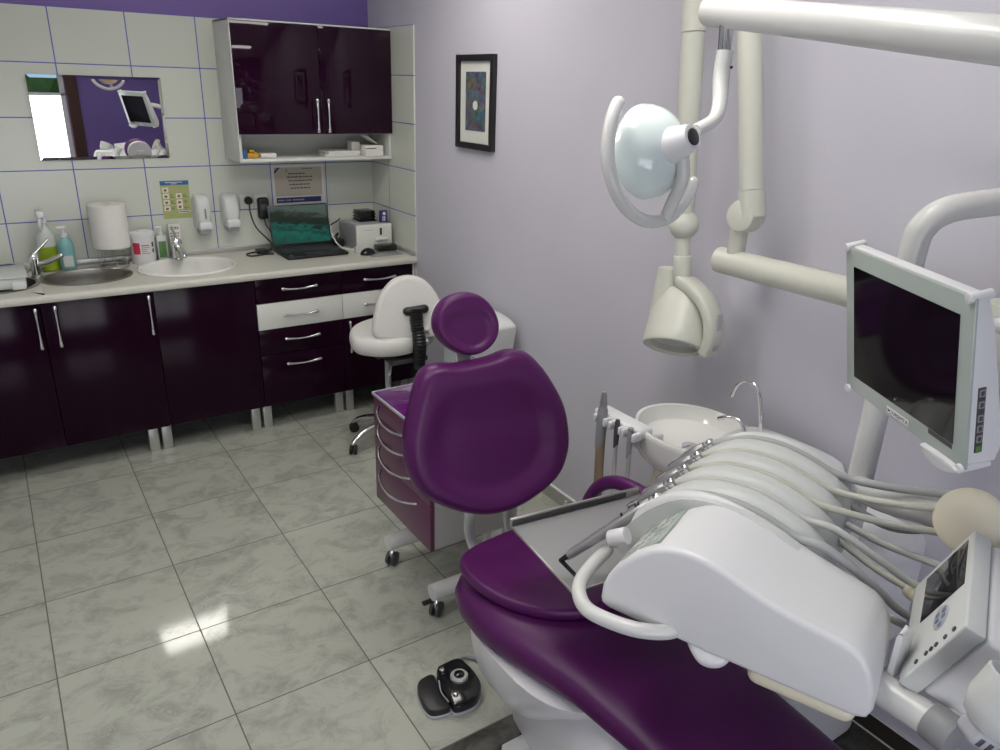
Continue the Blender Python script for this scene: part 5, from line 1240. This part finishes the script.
M['hpiece'] = mat('satin_grey_handpiece', (0.36, 0.36, 0.36), 0.30, metal=0.6, noise=0.04)
INS = [
 ('grey bodied handpiece with a black angled tip, nearest the keypad', 'hose_g', 0.0090, True),
 ('handpiece on a plain pale hose, second from the keypad end', 'hose_w', 0.0080, False),
 ('handpiece on a yellow tinged hose, in the middle of the five', 'hose_y', 0.0080, False),
 ('handpiece on a yellowed hose, second from the spittoon end', 'hose_y', 0.0080, False),
 ('handpiece on the thick grey hose nearest the spittoon', 'hose_g', 0.0095, False)]
ENDS = [(0.525, 0.285, 0.912), (0.535, 0.350, 0.942), (0.60, 0.455, 1.028), (0.575, 0.445, 1.085), (0.575, 0.475, 1.105)]
TAILS = [(0.64, 0.30, 0.885), (0.63, 0.385, 0.925)]
def handpieces():
    for i, w in enumerate(HW):
        lab, hm, hr, tip = INS[i]
        t = thing('dental_handpiece', lab, 'handpiece', U(0.0, w, 1.0), 'handpieces laid over the console')
        zz = lambda s: interp(HUMP, s)-0.020+hr*0.9
        p = [U(0.020, w, interp(HUMP, 0.02)+0.004), U(0.06, w, zz(0.06)+0.002), U(0.115, w, zz(0.115)), U(0.175, w, zz(0.175)), U(0.24, w, zz(0.24)), U(0.31, w, zz(0.31)+0.002), U(0.37, w, 1.034), U(0.46, w+(ENDS[i][1]-w)*0.4, 1.034+(ENDS[i][2]-1.034)*0.45-0.006), U(*ENDS[i])]+([U(*TAILS[i])] if i < 2 else [])
        b = BM(); tube(b, p, hr, 14, 6); obj('hose', b, M[hm], t)
        a = U(0.025, w, interp(HUMP, 0.025)+0.006); c = U(-0.140, w-0.102, 0.864) if tip else U(-0.050, w-0.020, 0.962)
        d = (c-a).normalized(); L = (c-a).length
        mt = axis_frame(a, d)
        b = BM(); lathe(b, [(0, 0), (0.0105, 0), (0.0115, 0.012), (0.0105, 0.022), (0.0135, min(0.030, L*0.3)), (0.0150, min(0.060, L*0.55)), (0.0140, min(0.10, L*0.75)), (0.0105, L-0.01), (0.0085, L), (0, L)], mt, 20); bd = obj('body', b, M['hpiece'], t)
        b = BM(); lathe(b, [(0.0118, 0.004), (0.0128, 0.006), (0.0128, 0.014), (0.0118, 0.016)], mt, 20); lathe(b, [(0.0108, 0.020), (0.0128, 0.022), (0.0128, 0.026), (0.0118, 0.028)], mt, 20); obj('collar', b, M['chrome'], bd)
        if tip:
            b = BM(); e1 = c+d*0.020; tube(b, [c-d*0.004, e1], [0.0068, 0.0055], 12, round_caps=True); e2 = U(-0.103, w-0.102, 0.812); tube(b, [e1, e1+(e2-e1)*0.5, e2], [0.0055, 0.0050, 0.0042], 12, round_caps=True); obj('tip', b, M['blackgloss'], t)
            b = BM(); tube(b, [a+Vector((0, 0, -0.012))+d*0.05, c+Vector((0, 0, -0.010))], 0.0032, 8); obj('spray_tube', b, M['hose_y'], t)
            b = BM()
            for q in (0.055, 0.062, 0.10): cyl(b, a+d*q+Vector((-0.006, 0.002, 0.011)), a+d*q+Vector((-0.008, 0.003, 0.018)), 0.003, 10)
            obj('button', b, M['black'], bd)
        else:
            b = BM(); e1 = c+d*0.03; tube(b, [c-d*0.004, e1, e1+Vector((0.006, -0.004, -0.018))], [0.0065, 0.005, 0.004], 12, 3, round_caps=True); obj('tip', b, M['chrome'], t)
handpieces()
# spare supply hoses between console and arm joint
def supply():
    runs = [((0.36, 0.52, 0.985), (0.47, 0.51, 0.97), (0.60, 0.47, 1.05), 0.009, 'grey'), ((0.365, 0.40, 0.960), (0.48, 0.375, 0.925), (0.62, 0.36, 0.905), 0.0075, 'hose_y'),
            ((0.365, 0.30, 0.925), (0.48, 0.285, 0.895), (0.62, 0.29, 0.870), 0.0075, 'hose_w'), ((0.37, 0.45, 0.975), (0.46, 0.45, 0.955), (0.61, 0.42, 0.960), 0.008, 'hose_w')]
    labs = ['dark grey supply hose running lowest under the hoses nearest the spittoon', 'yellowed thin supply hose sagging behind the console', 'thin pale supply hose, lowest of those behind the console', 'pale supply hose crossing behind the console humps']
    for (a, c, e, r, m), lb in zip(runs, labs):
        b = BM(); tube(b, [U(*a), U(*c), U(*e)], r, 12, 8); tag(obj('supply_hose', b, M[m]), lb, 'hose', 'supply hoses behind the console')
supply()

# swing arm with the round cream joint
def swing_arm():
    J = Vector((-0.496, -3.911, 1.075))
    t = thing('swing_arm', 'white swing arm with a round cream joint cover beside the control panel', 'swing arm', J)
    b = BM(); tube(b, [(-0.345, -3.60, 0.955), (-0.40, -3.70, 0.985), J+Vector((0.03, 0.06, -0.03)), J+Vector((0.03, 0.0, -0.03))], 0.031, 18, 5); obj('arm_tube', b, M['enamel'], t)
    n = Vector((-0.80, -0.18, 0.40)).normalized()
    b = BM(); lathe(b, [(0, -0.035), (0.062, -0.035), (0.066, -0.030), (0.066, -0.006), (0.063, -0.004), (0.063, 0.002), (0.056, 0.008), (0.03, 0.012), (0, 0.013)], axis_frame(J, n), 40); obj('joint_cover', b, M['cream'], t)
    b = BM(); cyl(b, J+Vector((0.03, 0, -0.03)), J+Vector((0.05, 0.0, -0.12)), 0.03, 20, bev=0.004); obj('joint_post', b, M['cream'], t)
    b = BM(); tube(b, [J+Vector((0.05, 0, -0.125)), U(0.66, 0.30, 0.900), U(0.645, 0.14, 0.876), U(0.620, 0.056, 0.872)], 0.020, 16, 5, round_caps=True); obj('console_link', b, M['enamel'], t)
swing_arm()

# control panel box behind the console
def control_panel():
    V = Vector((-0.834, -4.071, 1.075)); h = Vector((0.8973, 0.4187, 0.1396)); g = Vector((-0.0335, 0.3800, -0.9244)); m = Vector((-0.4401, 0.8248, 0.3550))
    t = thing('control_panel', 'white control box with a dark display and oval button pad', 'control panel', V)
    mt = frame(V, h, g, m)          # x along the top edge, y down the face, z out of the face
    b = BM(); box(b, (0, 0, -0.034), (0.268, 0.185, 0.0), 0.004, 3, mtx=mt); obj('front_shell', b, M['wplast2'], t)
    b = BM(); box(b, (0.002, 0.002, -0.150), (0.266, 0.178, -0.0355), 0.012, 3, mtx=mt); obj('rear_shell', b, M['wplast'], t)
    b = BM(); box(b, (0.122, 0.015, 0.0), (0.252, 0.141, 0.0012), 0.0005, mtx=mt); dsp = obj('display', b, M['screen'], t)
    b = BM(); lathe(b, [(0, 0), (1.0, 0), (0.94, 0.0014), (0, 0.0016)], mt @ Matrix.Translation((0.083, 0.075, 0)) @ Matrix.Diagonal((0.030, 0.022, 1, 1)), 28); ov = obj('oval_pad', b, M['lgrey'], t)
    for x, y in ((0.095, 0.066), (0.095, 0.084), (0.080, 0.066), (0.080, 0.084), (0.063, 0.075)):
        b = BM(); box(b, (x-0.005, y-0.005, 0.001), (x+0.005, y+0.005, 0.0028), 0.001, mtx=mt); obj('pad_key', b, M['padkey'], ov)
    for y in (0.030, 0.054, 0.078, 0.092, 0.106, 0.134):
        b = BM(); cyl(b, mt @ Vector((0.016, y, 0)), mt @ Vector((0.016, y, 0.002)), 0.0048, 14); obj('button', b, M['dgrey'], t)
    b = BM(); tube(b, [V+Vector((0.23, 0.085, -0.11)), V+Vector((0.25, 0.08, -0.16)), V+Vector((0.22, 0.03, -0.215))], 0.026, 16, 4); obj('mount', b, M['enamel'], t)
    b = BM(); cyl(b, mt @ Vector((0.26, 0.19, -0.02)), mt @ Vector((0.30, 0.22, -0.01)), 0.02, 18, bev=0.003); obj('side_knob', b, M['cream'], t)
control_panel()

# instrument cup holder at the edge of the frame
def cup():
    C = Vector((-0.892, -4.178, 1.030))
    t = thing('cup_holder', 'white cup shaped holder with a hollow bluish bowl below the control panel', 'holder', C)
    d = Vector((0.40, -0.30, 0.85)).normalized()
    mt = axis_frame(C, d)
    b = BM(); lathe(b, [(0, -0.055), (0.022, -0.055), (0.036, -0.046), (0.048, -0.015), (0.052, 0.03), (0.050, 0.033), (0.047, 0.030), (0.040, -0.01), (0.025, -0.036), (0, -0.04)], mt, 36, 1.0, 1.3); obj('bowl', b, M['wplast2'], t)
    b = BM(); box(b, (-0.024, -0.030, -0.080), (0.02, 0.030, -0.050), 0.010, 3, mtx=mt); obj('base', b, M['lgrey'], t)
    b = BM()
    for k in range(3): box(b, (-0.0255, -0.023+k*0.017, -0.074), (-0.022, -0.015+k*0.017, -0.060), 0.001, mtx=mt)
    obj('vent_slot', b, M['dgrey'], t)
    b = BM(); tube(b, [C+Vector((-0.02, -0.03, -0.085)), C+Vector((0.06, -0.06, -0.07)), C+Vector((0.2, -0.03, 0.0))], 0.006, 10, 5); obj('hose', b, M['grey'], t)
cup()

# steel tray by the chair
def tray():
    o = Vector((-1.047, -3.104, 0.800)); 
    a = Vector((0.400, -0.046, 0)).normalized(); c = Vector((-0.046, -0.400, 0)).normalized()
    t = thing('instrument_tray', 'flat grey instrument tray with a dark rear rim, over the chair seat', 'tray', o)
    mt = frame(o, a, -c, (0, 0, 1))
    b = BM(); box(b, (0.0, -0.30, -0.004), (0.405, 0.0, 0.0), 0.002, mtx=mt); obj('plate', b, M['lgrey2'], t)
    b = BM(); box(b, (0.0, -0.004, 0.0), (0.405, 0.004, 0.022), 0.002, mtx=mt)
    obj('rear_rim', b, M['steel'], t)
    b = BM(); box(b, (0.004, -0.0065, 0.004), (0.36, -0.0045, 0.018), 0.0005, mtx=mt); obj('rim_inner_strip', b, M['dgrey'], t)  # dark inner strip along the rear rim
    b = BM(); box(b, (0.0, -0.30, 0.0), (0.003, 0.0, 0.004), 0.001, mtx=mt); box(b, (0.402, -0.30, 0.0), (0.405, 0.0, 0.004), 0.001, mtx=mt); box(b, (0.0, -0.303, 0.0), (0.405, -0.299, 0.004), 0.001, mtx=mt); obj('side_rim', b, M['steel'], t)
    b = BM(); cyl(b, mt @ Vector((0.17, 0.006, 0.018)), mt @ Vector((0.17, 0.006, 0.030)), 0.004, 10); obj('peg', b, M['chrome'], t)
    b = BM(); tube(b, [mt @ Vector((0.30, -0.15, -0.012)), mt @ Vector((0.42, -0.2, -0.012)), U(0.06, 0.30, 0.860)], 0.014, 14, 4); obj('tray_arm', b, M['enamel'], t)
M['lgrey2'] = mat('satin_tray_grey', (0.25, 0.25, 0.255), 0.40, metal=0.0, noise=0.02)
tray()

# ------------------------------------------------------------------ light
W = bpy.data.worlds.new('sky'); SC.world = W; W.use_nodes = True
N, L = W.node_tree.nodes, W.node_tree.links
bg = N['Background']
sky = N.new('ShaderNodeTexSky'); sky.sky_type = 'HOSEK_WILKIE'; sky.turbidity = 4; sky.sun_direction = (0.3, -0.2, 0.9)
L.new(sky.outputs[0], bg.inputs['Color']); bg.inputs['Strength'].default_value = 1.2

SC.view_settings.view_transform = 'Standard'; SC.view_settings.look = 'None'; SC.view_settings.gamma = 1.0; SC.view_settings.use_curve_mapping = False
SC.view_settings.exposure = 1.36
